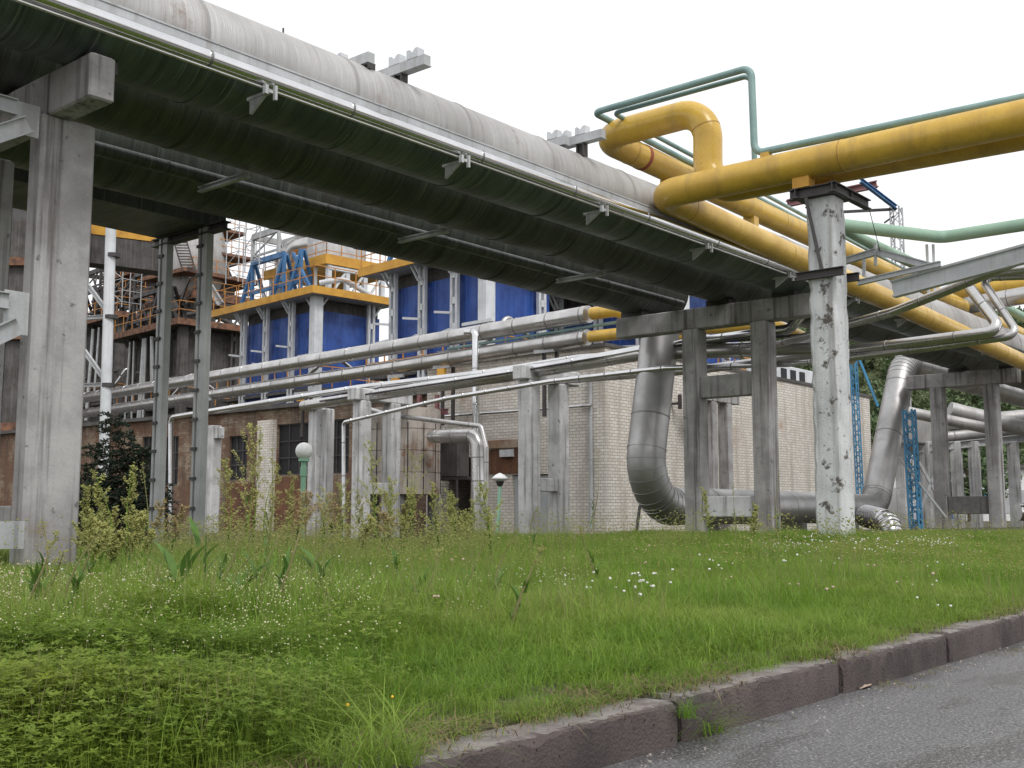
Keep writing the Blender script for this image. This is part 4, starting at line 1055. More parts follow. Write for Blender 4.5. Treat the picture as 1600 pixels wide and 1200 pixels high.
# crane bridge high at left
t = thing('crane_bridge', 'dark crane bridge with a yellow top rail high at left', 'bridge', (30, 70, 15))
a = pD(60, 352, 74); b = pD(262, 377, 74)
mb = MB(); mb.bar(a + Vector((0, 0, -1.35)), b + Vector((0, 0, -1.35)), 2.0, 1.9); mb.build('girder', 'rust_wall', t)
mb = MB(); mb.bar(a, b, 2.1, .7); mb.build('top_rail', 'fascia', t)
mb = MB()
d_ = (b - a)
for k in range(16): q = a + d_ * (k / 15); mb.bar(q + Vector((0, 0, .35)), q + Vector((0, 0, 1.3)), .05, .05)
mb.bar(a + Vector((0, 0, 1.3)), b + Vector((0, 0, 1.3)), .05, .05); mb.build('handrail', 'rail', t)
# soot black hall at the left edge
t = thing('sooty_hall', 'soot dark hall seen in slivers left of the left column', 'building', (30, 60, 0))
a = pD(-420, 800, 66); b = pD(64, 800, 66); d_ = b - a; d_.z = 0; nrm = Vector((-d_.y, d_.x, 0)).normalized(); L = d_.length; d_.normalize()
zt = pD(30, 300, 66).z
o_ = Vector((a.x, a.y, 0))
for k in range(14):
    p = o_ + d_ * (L * k / 14); e = o_ + d_ * (L * (k + (.93 if k != 12 else .75)) / 14)
    mb = MB(); mb.hexa([p + Vector((0, 0, -.5)), e + Vector((0, 0, -.5)), e + nrm * 6 + Vector((0, 0, -.5)), p + nrm * 6 + Vector((0, 0, -.5)), p + Vector((0, 0, zt)), e + Vector((0, 0, zt)), e + nrm * 6 + Vector((0, 0, zt)), p + nrm * 6 + Vector((0, 0, zt))]); mb.build('bay_wall', 'rust_wall', t)
mb = MB()
for zz in (5.5, 11, 15.5): mb.bar(o_ + Vector((0, 0, zz)) - nrm * .2, o_ + d_ * L + Vector((0, 0, zz)) - nrm * .2, .35, .5)
mb.build('girt', 'rust', t)
# chute tower behind the riveted columns
t = thing('dust_hopper', 'grey patchy hopper tower behind the right riveted column', 'hopper', (45, 66, 10))
q = pD(306, 395, 88)
mb = MB(); mb.lathe([(1.2, q.z - 5.5), (2.4, q.z - 2.2), (2.4, q.z + .6), (1.7, q.z + 3.4), (1.7, q.z + 6)], (q.x, q.y, 0), 24); mb.build('hopper_body', 'lag_grey', t, True, 40)
mb = MB(); a = pD(280, 372, 84); b = pD(296, 425, 84)
for s_ in (-.35, .35): mb.bar(a + Vector((s_, -s_, 0)), b + Vector((s_, -s_, 0)), .09, .09)
for k in range(12): m_ = a.lerp(b, (k + .5) / 12); mb.bar(m_ + Vector((-.35, .35, 0)), m_ + Vector((.35, -.35, 0)), .08, .08)
mb.build('stair', 'dark_steel', t)
mb = MB(); mb.box((q.x - 3, q.y - 3, q.z - 2.4), (q.x + 3, q.y + 3, q.z - 2.1)); mb.build('deck', 'rust', t)
mb = MB(); mb.ibeam(pD(316, 428, 84), pD(345, 475, 84), .5, .5, .06); mb.build('slanting_duct', 'steel_grey', t)

# ================================================================== RIGHT BACKGROUND
def lattice(p0, p1, w_, mat, name, lab, cat, n=None, t_=.05, parent=None):
    p0, p1 = Vector(p0), Vector(p1); d = (p1 - p0); L = d.length; d.normalize()
    u = d.cross(Vector((0, 0, 1)))
    if u.length < .1: u = Vector((1, 0, 0))
    u.normalize(); v = d.cross(u); n = n or max(3, int(L / w_))
    mb = MB(); cs = [(-1, -1), (1, -1), (1, 1), (-1, 1)]
    P_ = lambda c, k: p0 + d * (L * k / n) + (u * c[0] + v * c[1]) * w_ / 2
    for c in cs: mb.bar(P_(c, 0), P_(c, n), t_, t_)
    for k in range(n):
        for i in range(4):
            a_, b_ = cs[i], cs[(i + 1) % 4]
            if k % 2: a_, b_ = b_, a_
            mb.bar(P_(a_, k), P_(b_, k + 1), t_ * .6, t_ * .6)
    o = mb.build(name, mat, parent)
    if parent is None: tag(o, lab, cat)
    return o
a = pD(1432, 826, 33); b = pD(1420, 640, 33); a.z = -.4
lattice(a, b, .27, 'mast_blue', 'lattice_mast', 'blue lattice mast standing beside the rising lagged pipe', 'mast', 20, .05)
mb = MB(); mb.bar(pD(1405, 715, 33), pD(1478, 808, 33), .06, .06)
tag(mb.build('stay_rod', 'steel_grey', None), 'thin stay rod slanting past the blue lattice mast', 'rod')
a = pD(1345, 800, 47); b = pD(1333, 555, 47)
lattice(a, b, .22, 'mast_blue', 'lattice_mast', 'thin dark blue lattice mast right behind the whitewashed pillar', 'mast', 30, .04)
mb = MB(); mb.bar(pD(1342, 560, 47), pD(1372, 635, 47), .09, .09)
tag(mb.build('stay_rod', 'mast_blue', None), 'blue stay rod slanting down right of the pillar before the hill', 'rod')
t = thing('pylon', 'lattice pylon with a blue jib sticking up behind the pillar', 'pylon', (60, 30, 0))
a = pD(1404, 400, 60); b = pD(1400, 324, 60)
lattice(Vector((a.x, a.y, 0)), b, .5, 'steel_grey', 'mast', None, None, 34, .07, t)
mb = MB(); c_ = pD(1345, 282, 57); mb.ibeam(c_, b, .2, .24, .04); mb.build('jib', 'blue_steel', t)
mb = MB(); mb.bar(pD(1318, 331, 60), b + Vector((0, 0, -.1)), .14, .14); mb.bar(pD(1382, 348, 60), pD(1396, 338, 60), .1, .1); mb.build('stay', 'dark_steel', t)
mb = MB(); mb.ibeam(pD(1230, 318, 62), pD(1370, 288, 62), .4, .4, .06)
tag(mb.build('maroon_beam', 'maroon', None), 'dull maroon beam behind the head of the pillar', 'beam')

# far rack with its own pipes, beyond the third trestle
t = thing('far_pipe_rack', 'far low pipe rack with beige pipes behind the third trestle', 'rack', (48, 16, 0))
FD = 52
for px in (1413, 1452, 1468, 1500, 1528, 1558, 1590, 1625):
    a = pD(px, 840, FD); mb = MB(); mb.rbox((a.x - .22, a.y - .22, -.6), (a.x + .22, a.y + .22, pD(px, 690, FD).z), .02); mb.build('column', 'old_concrete', t)
mb = MB(); mb.ibeam(pD(1400, 705, FD), pD(1680, 676, FD), .35, .35, .04); mb.build('girder', 'steel_grey', t)
for (y0, y1, r, mt) in ((668, 650, .33, 'lag_grey'), (690, 667, .26, 'lag_grey'), (688, 672, .18, 'lag_alu')):
    a, b = seamed([pD(1405, y0, FD + .8), pD(1700, y1 - 8, FD + .8)], r, 2.2, .015, .06); mb = MB(); mb.tube(a, b, 18); mb.build('rack_pipe', mt, t, True, 31)
mb = MB(); mb.rbox(tuple(pD(1432, 692, FD - 1.2)), tuple(pD(1432, 692, FD - 1.2) + Vector((2.2, .9, 1.25))), .05); mb.build('insulated_box', 'lag_grey', t)
t = thing('slanting_pipe', 'beige pipe slanting down behind the third trestle', 'pipe', (46, 15, 5))
a, b = seamed([pD(1400, 640, 48), pD(1556, 672, 48)], .24, 2, .01); mb = MB(); mb.tube(a, b, 18); mb.build('cladding', 'lag_grey', t, True)
mb = MB(); mb.tube([pD(1484, 640, 50), pD(1720, 700, 50)], .36, 20); tag(mb.build('wide_duct', 'lag_grey', None, True), 'wide pale duct sloping right behind the far column', 'duct')
mb = MB(); mb.bar(pD(1436, 800, 51), pD(1475, 705, 51), .12, .12); mb.bar(pD(1436, 722, 51), pD(1490, 822, 51), .12, .12)
tag(mb.build('cross_brace', 'steel_grey', None), 'crossed steel brace between the far rack columns', 'brace')
# ribbed pipe end in the grass
q = pD(1385, 815, 30); mb = MB()
a, b = seamed(fillet([q + FW * 1.3 - RT * .15, q + RT * .05, q + RT * .12 - FW * .35 - Vector((0, 0, .9))], .5, 8), .30, .11, .018, .05, 0, .05)
mb.tube(a, b, 24); tag(mb.build('ribbed_pipe', 'lag_shiny', None, True, 31), 'short ribbed silver pipe half sunk in the grass', 'pipe')
q = pD(1590, 800, 46); mb = MB(); a, b = seamed([q, q + Vector((3, -3, .0))], .36, .6, .03, .08); mb.tube(a, b, 20)
tag(mb.build('valve_pipe', 'lag_shiny', None, True, 31), 'bright silver pipe stub low at the right picture edge', 'pipe')

# long shed and parked vehicles far behind
t = thing('far_shed', 'long pale shed far behind under the far pipe rack', 'building', (85, 30, 0))
a = pD(1395, 790, 92); b = pD(1680, 790, 92); d_ = (b - a); d_.z = 0; L = d_.length; d_.normalize(); nrm = Vector((-d_.y, d_.x, 0))
mb = MB(); c0 = Vector((a.x, a.y, 0)); c1_ = c0 + d_ * L
mb.hexa([c0 + Vector((0, 0, -.5)), c1_ + Vector((0, 0, -.5)), c1_ + nrm * 8 + Vector((0, 0, -.5)), c0 + nrm * 8 + Vector((0, 0, -.5)), c0 + Vector((0, 0, 4)), c1_ + Vector((0, 0, 4)), c1_ + nrm * 8 + Vector((0, 0, 4)), c0 + nrm * 8 + Vector((0, 0, 4))]); mb.build('wall', 'white', t)
for k in range(9):
    p = c0 + d_ * (L * (k + .3) / 9) - nrm * .03; mb = MB(); mb.bar(p + Vector((0, 0, 1.3)), p + d_ * 1.1 + Vector((0, 0, 1.3)), .05, 1.9); mb.build('door', 'mast_blue' if k % 3 == 1 else 'steel_grey', t)
mb = MB(); mb.bar(c0 + Vector((0, 0, 4.15)) + nrm * 4, c1_ + Vector((0, 0, 4.15)) + nrm * 4, 9, .28); mb.build('roof', 'roof', t)
def car(lab, q, rz, L, H, mat, van=False, name='parked_car'):
    t = thing(name, lab, 'van' if van else 'car', (0, 0, 0), 'vehicles parked before the far shed')
    w_ = .85
    if van: side = [(-L / 2, .35), (L / 2, .35), (L / 2, .85), (L / 2 - .75, 1.05), (L / 2 - 1.35, H), (-L / 2, H)]
    else: side = [(-L / 2, .35), (L / 2, .35), (L / 2, .78), (L / 2 - 1.1, .92), (L / 2 - 1.75, H), (-L / 2 + .8, H), (-L / 2 + .15, .95), (-L / 2, .9)]
    mb = MB(); tap = lambda z: w_ - max(0, z - .95) * .22
    mb.loft([[Vector((x, -tap(z), z)) for x, z in side], [Vector((x, tap(z), z)) for x, z in side]], True, True); mb.build('body', mat, t, True, 30)
    win = ([(L / 2 - 1.45, H - .12), (L / 2 - .98, 1.1), (L / 2 - 2.2, 1.1), (L / 2 - 2.2, H - .12)] if van else [(L / 2 - 1.82, H - .08), (L / 2 - 1.3, .98), (-L / 2 + .35, .98), (-L / 2 + .9, H - .08)])
    for s_ in (-1, 1):
        mb = MB(); ps = [Vector((x, s_ * (tap(z) + .006), z)) for x, z in win]; qs = [p + Vector((0, -s_ * .02, 0)) for p in ps]; mb.loft([ps, qs], True, True); mb.build('side_window', 'glass_dark', t)
        for xx in (-L / 2 + .75, L / 2 - .8):
            mb = MB(); mb.tube([(xx, s_ * .70, .31), (xx, s_ * .88, .31)], .31, 18); wo = mb.build('wheel', 'tyre', t, True); mb = MB(); mb.tube([(xx, s_ * .86, .31), (xx, s_ * .89, .31)], .17, 12); mb.build('rim', 'steel_grey', wo, True)
        mb = MB(); mb.box((L / 2 - .06, s_ * .62 - .14, .62), (L / 2 + .012, s_ * .62 + .14, .76)); mb.build('headlight', 'globe', t)
    xf(t, q, rz); return t
for (px, D, lab, L, H, mt, van) in ((1392, 58, 'white van glimpsed between the rising lagged pipe and the blue mast', 4.6, 2.0, 'white', True), (1456, 66, 'blue car seen just right of the blue lattice mast', 4.0, 1.45, 'car_blue', False), (1484, 68, 'blue car partly behind the left column of the third trestle', 4.0, 1.45, 'car_blue', False)):
    q = pD(px, 800, D); car(lab, (q.x, q.y, -.3), YAW - .4, L, H, mt, van, 'parked_van' if van else 'parked_car')
# ================================================================== HILL AND FOREST
hc = pD(1400, 700, 420)
mb = MB(); nx, ny = 60, 26; vs = []; fs = []
hd = Vector((_c, _s, 0)); hr = RT
rnd = random.Random(11)
for j in range(ny):
    for i in range(nx):
        u = -1.6 + 3.4 * i / (nx - 1); v = j / (ny - 1)
        lat = 30 + u * 160; dep = 260 + v * 260
        hgt = 74 * sstep(0, .75, v) * (.55 + .45 * sstep(-.9, .2, u)) * sstep(-1.6, -.5, u) + 3 * math.sin(i * .9) * v - 1.0
        p = hd * dep + hr * (lat + 90)
        vs.append((p.x, p.y, hgt - 1)); 
for j in range(ny - 1):
    for i in range(nx - 1): fs.append((j * nx + i, j * nx + i + 1, (j + 1) * nx + i + 1, (j + 1) * nx + i))
mb.add(vs, fs); hill_v = list(vs); tag(mb.build('hill', 'forest', None, True), kind='structure')

def leaf_clump(n, r, size, seed, sq=1.0, mat='forest'):
    rnd = random.Random(seed); vs = []; fs = []
    for k in range(n):
        th = rnd.uniform(0, 2 * math.pi); ph = math.acos(rnd.uniform(-1, 1)); rr = r * rnd.random() ** .4
        c = Vector((rr * math.sin(ph) * math.cos(th), rr * math.sin(ph) * math.sin(th), rr * math.cos(ph) * sq))
        a = Vector((rnd.gauss(0, 1), rnd.gauss(0, 1), rnd.gauss(0, 1))).normalized(); b = a.orthogonal().normalized(); s_ = size * rnd.uniform(.6, 1.4)
        o = len(vs); vs += [c - a * s_, c + b * s_ * .5, c + a * s_, c - b * s_ * .5]; fs.append((o, o + 1, o + 2, o + 3))
    return vs, fs

# geometry-nodes scatter used only for uncountable cover
def source(name, parts):
    """parts: list of (verts, faces, matname) merged into one source mesh"""
    me = bpy.data.meshes.new(name); V = []; F = []; MI = []; mats = []
    for vs, fs, mt in parts:
        if mt not in mats: mats.append(mt)
        o = len(V); V += [tuple(v) for v in vs]; F += [tuple(i + o for i in f) for f in fs]; MI += [mats.index(mt)] * len(fs)
    me.from_pydata(V, [], F)
    for mt in mats: me.materials.append(M[mt])
    me.polygons.foreach_set("material_index", MI); me.polygons.foreach_set("use_smooth", [True] * len(F)); me.update()
    return bpy.data.objects.new(name, me)
def scatter(name, pts, rots, scls, sources, label):
    me = bpy.data.meshes.new(name); me.from_pydata([tuple(p) for p in pts], [], [])
    n = len(pts)
    a = me.attributes.new("rot", 'FLOAT_VECTOR', 'POINT'); a.data.foreach_set("vector", np.array(rots, dtype=np.float32).ravel())
    a = me.attributes.new("scl", 'FLOAT', 'POINT'); a.data.foreach_set("value", np.array(scls, dtype=np.float32))
    a = me.attributes.new("idx", 'INT', 'POINT'); a.data.foreach_set("value", np.array([random.randrange(len(sources)) for _ in range(n)], dtype=np.int32))
    o = bpy.data.objects.new(name, me); COL.objects.link(o)
    c = bpy.data.collections.new(name + "_sources")
    for s_ in sources: c.objects.link(s_)
    g = bpy.data.node_groups.new(name + "_scatter", 'GeometryNodeTree')
    g.interface.new_socket("Geometry", in_out='INPUT', socket_type='NodeSocketGeometry'); g.interface.new_socket("Geometry", in_out='OUTPUT', socket_type='NodeSocketGeometry')
    gi = g.nodes.new("NodeGroupInput"); go = g.nodes.new("NodeGroupOutput")
    ip = g.nodes.new("GeometryNodeInstanceOnPoints"); ci = g.nodes.new("GeometryNodeCollectionInfo")
    ci.inputs["Collection"].default_value = c; ci.inputs["Separate Children"].default_value = True; ci.inputs["Reset Children"].default_value = True
    def na(nm, ty):
        q = g.nodes.new("GeometryNodeInputNamedAttribute"); q.data_type = ty; q.inputs["Name"].default_value = nm; return q.outputs[0]
    g.links.new(gi.outputs[0], ip.inputs["Points"]); g.links.new(ci.outputs[0], ip.inputs["Instance"])
    ip.inputs["Pick Instance"].default_value = True
    g.links.new(na("idx", 'INT'), ip.inputs["Instance Index"])
    er = g.nodes.new("FunctionNodeEulerToRotation"); g.links.new(na("rot", 'FLOAT_VECTOR'), er.inputs[0])
    g.links.new(er.outputs[0], ip.inputs["Rotation"]); g.links.new(na("scl", 'FLOAT'), ip.inputs["Scale"])
    g.links.new(ip.outputs[0], go.inputs[0])
    md = o.modifiers.new("scatter", 'NODES'); md.node_group = g
    o["kind"] = "stuff"; o["label"] = label
    return o
trees = []
for k in range(4):
    vs, fs = leaf_clump(160, 3.2, .75, 100 + k, 1.35); vs = [v + Vector((0, 0, 4.2)) for v in vs]
    trees.append(source('forest_tree', [(vs, fs, 'forest')]))
pts = []
for _ in range(5200):
    i = rnd.randrange(nx - 1); j = rnd.randrange(ny - 6); a = Vector(hill_v[j * nx + i]); b = Vector(hill_v[(j + 1) * nx + i + 1]); c = Vector(hill_v[j * nx + i + 1])
    u, v = rnd.random(), rnd.random(); pts.append(a + (c - a) * u + (b - c) * v)
scatter('forest', pts, [(0, 0, rnd.uniform(0, 6.28)) for _ in pts], [rnd.uniform(.7, 1.3) for _ in pts], trees, 'green wooded hillside in the distance')
# a few roadside trees before the shed
def tree(q, h, lab, seed, mat='forest', name='tree'):
    t = thing(name, lab, 'tree', q, 'trees beyond the far rack'); rnd = random.Random(seed); q = Vector(q)
    mb = MB(); mb.tube([q, q + Vector((.1, 0, h * .35)), q + Vector((.0, .1, h * .7))], [.2, .14, .05], 8)
    for k in range(5): a = q + Vector((0, 0, h * (.3 + .08 * k))); mb.tube([a, a + Vector((rnd.uniform(-1, 1) * h * .2, rnd.uniform(-1, 1) * h * .2, h * .16))], [.06, .02], 6)
    mb.build('trunk', 'bark', t, True)
    V = []; F = []
    for k in range(14):
        vs, fs = leaf_clump(110, h * rnd.uniform(.11, .2), h * .035, seed * 50 + k)
        th = rnd.uniform(0, 6.28); rr = rnd.uniform(0, .26) * h; off = q + Vector((rr * math.cos(th), rr * math.sin(th), h * rnd.uniform(.38, .95)))
        o = len(V); V += [v + off for v in vs]; F += [tuple(i + o for i in f) for f in fs]
    mb = MB(); mb.add(V, F); mb.build('crown', mat, t)
for i, (px, D, h) in enumerate(((1440, 84, 5.6), (1475, 86, 4.8), (1515, 84, 5.8), (1560, 88, 5.0))):
    q = pD(px, 800, D); tree((q.x, q.y, -.3), h, ['tree seen right of the blue lattice mast', 'tree behind the left column of the third trestle', 'tree seen between the columns of the third trestle', 'tree behind the right column of the third trestle'][i], 30 + i)

# ================================================================== LAMPS
def lamp(px, D, ztop, kind, lab):
    q = pD(px, 800, D); t = thing('garden_lamp', lab, 'lamp', (q.x, q.y, ground(q.x, q.y)))
    g0 = ground(q.x, q.y) - .1
    if kind == 'globe':
        mb = MB(); mb.lathe([(.05, g0), (.05, ztop - .62), (.062, ztop - .61), (.062, ztop - .45), (.05, ztop - .44), (.05, ztop - .36), (.1, ztop - .34), (.1, ztop - .29), (.04, ztop - .285)], (q.x, q.y, 0), 16); mb.build('pole', 'lamp_green', t, True, 40)
        mb = MB(); mb.ball((q.x, q.y, ztop - .15), .158, 28, 18); mb.build('globe', 'globe', t, True, 80)
    else:
        mb = MB(); mb.tube([(q.x - .06, q.y + .05, g0), (q.x, q.y, ztop - .34)], .045, 14); mb.build('pole', 'lamp_green', t, True)
        mb = MB(); mb.lathe([(.05, ztop - .35), (.11, ztop - .24), (.09, ztop - .2), (.05, ztop - .2)], (q.x, q.y, 0), 16); mb.build('lamp_holder', 'dark_steel', t, True)
        mb = MB(); mb.lathe([(.09, ztop - .22), (.205, ztop - .16), (.21, ztop - .13), (.12, ztop - .05), (.02, ztop)], (q.x, q.y, 0), 20); mb.build('hood', 'white', t, True, 30)
    return t
D = 20.5; lamp(473, D, pD(473, 692, D).z, 'globe', 'garden lamp with a white glass globe on a green pole')
D = 29; lamp(781, D, pD(781, 739, D).z, 'hood', 'leaning garden lamp with a white conical hood')

# ================================================================== DARK CONIFER SHRUB
q = pD(172, 800, 25); t = thing('conifer_shrub', 'dark loose many topped conifer shrub before the grimy brick wall', 'shrub', (q.x, q.y, -.3))
rnd = random.Random(21)
mb = MB(); mb.tube([(q.x, q.y, -.5), (q.x, q.y, 2.0)], [.07, .02], 8); mb.build('stem', 'bark', t, True)
V = []; F = []
sprays = []
for (dx, dy, z1, rad) in ((0, 0, 3.0, .55), (.35, -.3, 2.55, .5), (-.45, .25, 2.3, .5), (.75, -.6, 2.2, .5), (-.75, .5, 1.6, .55), (1.1, -.85, 1.5, .5), (.3, .2, 2.0, .7), (-.2, -.5, 1.5, .7)):
    sprays.append((Vector((q.x + dx * RT.x * 1.0 + dy * .3, q.y + dx * RT.y + dy * .3, -.3)), z1, rad))
stems = MB()
for (c0, z1, rad) in sprays:
    stems.tube([c0, c0 + Vector((rnd.uniform(-.1, .1), rnd.uniform(-.1, .1), z1))], [.03, .008], 6)
    for k in range(130):
        u = rnd.random() ** .8; zz = .15 + (z1 - .1) * u; th = rnd.uniform(0, 6.28); L = rad * 1.35 * (1.15 - .8 * u) * rnd.uniform(.6, 1.25)
        p0 = c0 + Vector((0, 0, zz)); d = Vector((math.cos(th), math.sin(th), rnd.uniform(-.35, .35))).normalized()
        stems.bar(p0, p0 + d * L * .8, .012, .012)
        for m_ in range(22):
            w_ = rnd.uniform(.15, 1); e = (d + Vector((rnd.gauss(0, .7), rnd.gauss(0, .7), rnd.gauss(0, .5)))).normalized(); c = p0 + d * L * w_ + Vector((0, 0, -.12 * L * w_ * w_)); s_ = e.cross(Vector((rnd.gauss(0, 1), rnd.gauss(0, 1), rnd.gauss(0, 1)))).normalized(); l_ = rnd.uniform(.05, .13)
            o = len(V); V += [c, c + e * l_ * .5 + s_ * .016, c + e * l_, c + e * l_ * .5 - s_ * .016]; F.append((o, o + 1, o + 2, o + 3))
stems.build('branches', 'bark', t)
mb = MB(); mb.add(V, F); mb.build('foliage', 'conifer', t)

# ================================================================== GRASS
def blade(base, h, wd, lean, az, n=3, curl=1.0):
    d = Vector((math.cos(az), math.sin(az), 0)); s_ = Vector((-d.y, d.x, 0)); vs = []; fs = []
    for i in range(n + 1):
        u = i / n; w_ = wd * (1 - u) ** .7 * .5
        p = Vector(base) + d * lean * h * (u ** (1 + curl)) * .85 + Vector((0, 0, h * (u - .36 * lean * u ** 2.2)))
        if i < n: vs += [p - s_ * w_, p + s_ * w_]
        else: vs.append(p)
    for i in range(n - 1): fs.append((2 * i, 2 * i + 1, 2 * i + 3, 2 * i + 2))
    fs.append((2 * n - 2, 2 * n - 1, 2 * n)); return vs, fs
def merge(parts):
    V = []; F = []
    for vs, fs in parts: o = len(V); V += list(vs); F += [tuple(i + o for i in f) for f in fs]
    return V, F
def cl(x, y): return .5 + .25 * math.sin(x * 2.3 + 1.3 * math.sin(y * 1.7)) + .25 * math.sin(y * 3.1 + 1.9 * math.sin(x * 1.1 + 2))
def tuft(seed, n, r, hmin, hmax, wd, lean=(.1, .9)):
    rn = random.Random(seed); P = []
    for k in range(n):
        rr = r * rn.random() ** .6; th = rn.uniform(0, 6.28)
        P.append(blade((rr * math.cos(th), rr * math.sin(th), -.01), rn.uniform(hmin, hmax), wd * rn.uniform(.6, 1.3), rn.uniform(*lean), rn.uniform(0, 6.28)))
    return merge(P)
def ball_vf(c, r, n=6, k=4):
    b = MB(); b.ball(c, r, n, k); return [Vector(v) for v in b.v], b.f
short_t = [source('grass_tuft', [(*tuft(200 + k, 90, .14, .05, .13, .0034, (.4, 2.0)), 'grass'), (*tuft(230 + k, 7, .12, .04, .10, .003, (.4, 1.4)), 'grass_dry')]) for k in range(5)]
long_t = [source('grass_tuft', [(*tuft(260 + k, 55, .16, .10, .25, .0036, (.3, 1.7)), 'grass'), (*tuft(280 + k, 5, .14, .14, .30, .003, (0, .4)), 'grass_dry')]) for k in range(5)]
seed_t = [source('seed_grass', [(*tuft(320 + k, 12, .2, .22, .5, .0026, (.05, .5)), 'grass_dry'), (*merge([ball_vf(Vector((rnd.uniform(-.2, .2), rnd.uniform(-.2, .2), rnd.uniform(.2, .46))), rnd.uniform(.004, .009), 5, 3) for _ in range(40)]), 'plume'), (*tuft(330 + k, 16, .18, .15, .35, .004, (.2, 1.2)), 'grass')]) for k in range(4)]
big_t = [source('grass_clump', [(*tuft(300 + k, 60, .07, .18, .36, .008, (.5, 1.3)), 'grass')]) for k in range(2)]
def leafy_tuft(seed, n=62, r=.15, h0=.03, h1=.13, ls=.0125):
    rn = random.Random(seed); P = []; St = []
    for k in range(n):
        rr = r * rn.random() ** .5; th = rn.uniform(0, 6.28); b = Vector((rr * math.cos(th), rr * math.sin(th), -.01)); h = rn.uniform(h0, h1)
        tip = b + Vector((rn.uniform(-.04, .04), rn.uniform(-.04, .04), h))
        St.append(blade(b, h, .0035, .15, rn.uniform(0, 6.28), 2))
        na_ = rn.choice((3, 5, 5, 6)); a0 = rn.uniform(0, 6.28)
        for q_ in range(na_):
            az = a0 + 2 * math.pi * q_ / na_; d = Vector((math.cos(az), math.sin(az), rn.uniform(-.15, .35))); s_ = Vector((-math.sin(az), math.cos(az), 0)); L = ls * rn.uniform(.7, 1.3)
            P.append(([tip, tip + d * L * .5 + s_ * L * .24, tip + d * L * 1.05, tip + d * L * .5 - s_ * L * .24], [(0, 1, 2, 3)]))
    return merge(P), merge(St)
leaf_t = []
for k in range(6):
    a, b = leafy_tuft(400 + k) if k < 3 else leafy_tuft(400 + k, 34, .15, .04, .15, .0145 if k < 5 else .019); leaf_t.append(source('clover_patch', [(*a, 'leaf'), (*b, 'leaf')]))
def flower_sprig(seed, mat, n, r, h0, h1, fr, many=1, mix=None):
    rn = random.Random(seed); P = []; St = []
    for k in range(n):
        rr = r * rn.random() ** .5; th = rn.uniform(0, 6.28); b = Vector((rr * math.cos(th), rr * math.sin(th), 0)); h = rn.uniform(h0, h1); az = rn.uniform(0, 6.28)
        vs, fs = blade(b, h, .003, .2, az, 2); St.append((vs, fs)); tip = vs[-1]
        for q_ in range(many): P.append(ball_vf(tip + Vector((rn.uniform(-1, 1), rn.uniform(-1, 1), rn.uniform(-1.2, .3))) * (.035 if many > 1 else 0), fr * rn.uniform(.7, 1.2)))
    return source('flower_sprig', [(*merge(P), mat), (*merge(St), 'grass')])
clover_f = [flower_sprig(500 + k, 'petal_w', 3, .16, .08, .16, .0085) for k in range(3)]
bud_f = [flower_sprig(510 + k, 'petal_c', 5, .2, .10, .24, .0026, 5) for k in range(3)]
pink_f = [flower_sprig(520 + k, 'petal_p', 2, .16, .10, .22, .0075) for k in range(2)]
yel_f = [flower_sprig(530, 'petal_y', 1, .03, .10, .15, .009)]
rnd = random.Random(77)
def sample(n, dmin, dmax, half=.52, pw=1.0, ymin=None, cond=None, ymax=30):
    o = []; tries = 0
    while len(o) < n and tries < n * 30:
        tries += 1
        D = dmin + (dmax - dmin) * rnd.random() ** pw; lat = rnd.uniform(-half, half) * D * 1.05
        x = D * _c + lat * _s; y = D * _s - lat * _c
        if y < (ymin if ymin is not None else KY + .115) or y > ymax: continue
        pxl = 800 + 1746 * lat / D
        if cond and not cond(x, y, D, pxl): continue
        o.append((x, y, D, pxl))
    return o
def rots(n, tilt=.12): return [(rnd.uniform(-tilt, tilt), rnd.uniform(-tilt, tilt), rnd.uniform(0, 6.28)) for _ in range(n)]
def place(s_): return [(x, y, ground(x, y)) for x, y, D, p in s_]
# short lawn
A = sample(5200, 2.0, 9, pw=.75) + sample(9000, 6, 26, pw=.85)
scatter('grass', place(A), rots(len(A)), [rnd.uniform(.7, 1.2) * (.7 + .6 * cl(x, y)) * (1 + .3 * (D > 9)) * (.6 if y < KY + .35 else 1) for x, y, D, p in A], short_t, 'short green lawn grass')
# longer unmown grass, denser at the left and at the back
A = sample(330, 1.9, 3.4, pw=.8, ymin=KY + .3, cond=lambda x, y, D, p: p < 640 and cl(x * 2.5, y * 2.5 + 1) > .45) + sample(7000, 3.2, 20, pw=.8, ymin=KY + .9, cond=lambda x, y, D, p: rnd.random() < (1.0 if p < 520 else .75 if p < 900 else .22) * (1 if D > 4 or p < 700 else .3))
scatter('long_grass', place(A), rots(len(A), .2), [rnd.uniform(.6, 1.2) * (.6 + .8 * cl(x * .8 + 3, y)) * (.5 if p < 230 and D > 6.5 else .62 if D < 3.4 else 1.1 if p < 450 and D > 6 else .85 if D > 7 else 1) for x, y, D, p in A], long_t, 'longer unmown grass with dry stalks')
A = sample(800, 1.9, 5.6, pw=.9, cond=lambda x, y, D, p: rnd.random() < (1 - sstep(230, 760, p)) * (1 - sstep(2.8, 5.6, D)) * (.1 + 1.3 * cl(x * 2, y * 2) ** 1.5) and (y > KY + .25))
scatter('clover_patches', place(A), rots(len(A), .2), [rnd.uniform(.7, 1.1) * (.75 + .5 * cl(x * 2.2, y * 2)) for x, y, D, p in A], leaf_t, 'low leafy clover and bedstraw at the near left')
A = sample(30, 2.1, 5, ymin=KY + .3, cond=lambda x, y, D, p: p < 700)
scatter('coarse_grass', place(A), rots(len(A), .2), [rnd.uniform(.35, .6) for _ in A], big_t, 'coarse arching grass clumps in the near lawn')
A = sample(150, 3.3, 7.5, cond=lambda x, y, D, p: rnd.random() < (.9 if p < 560 else .2 if p < 900 else .04))
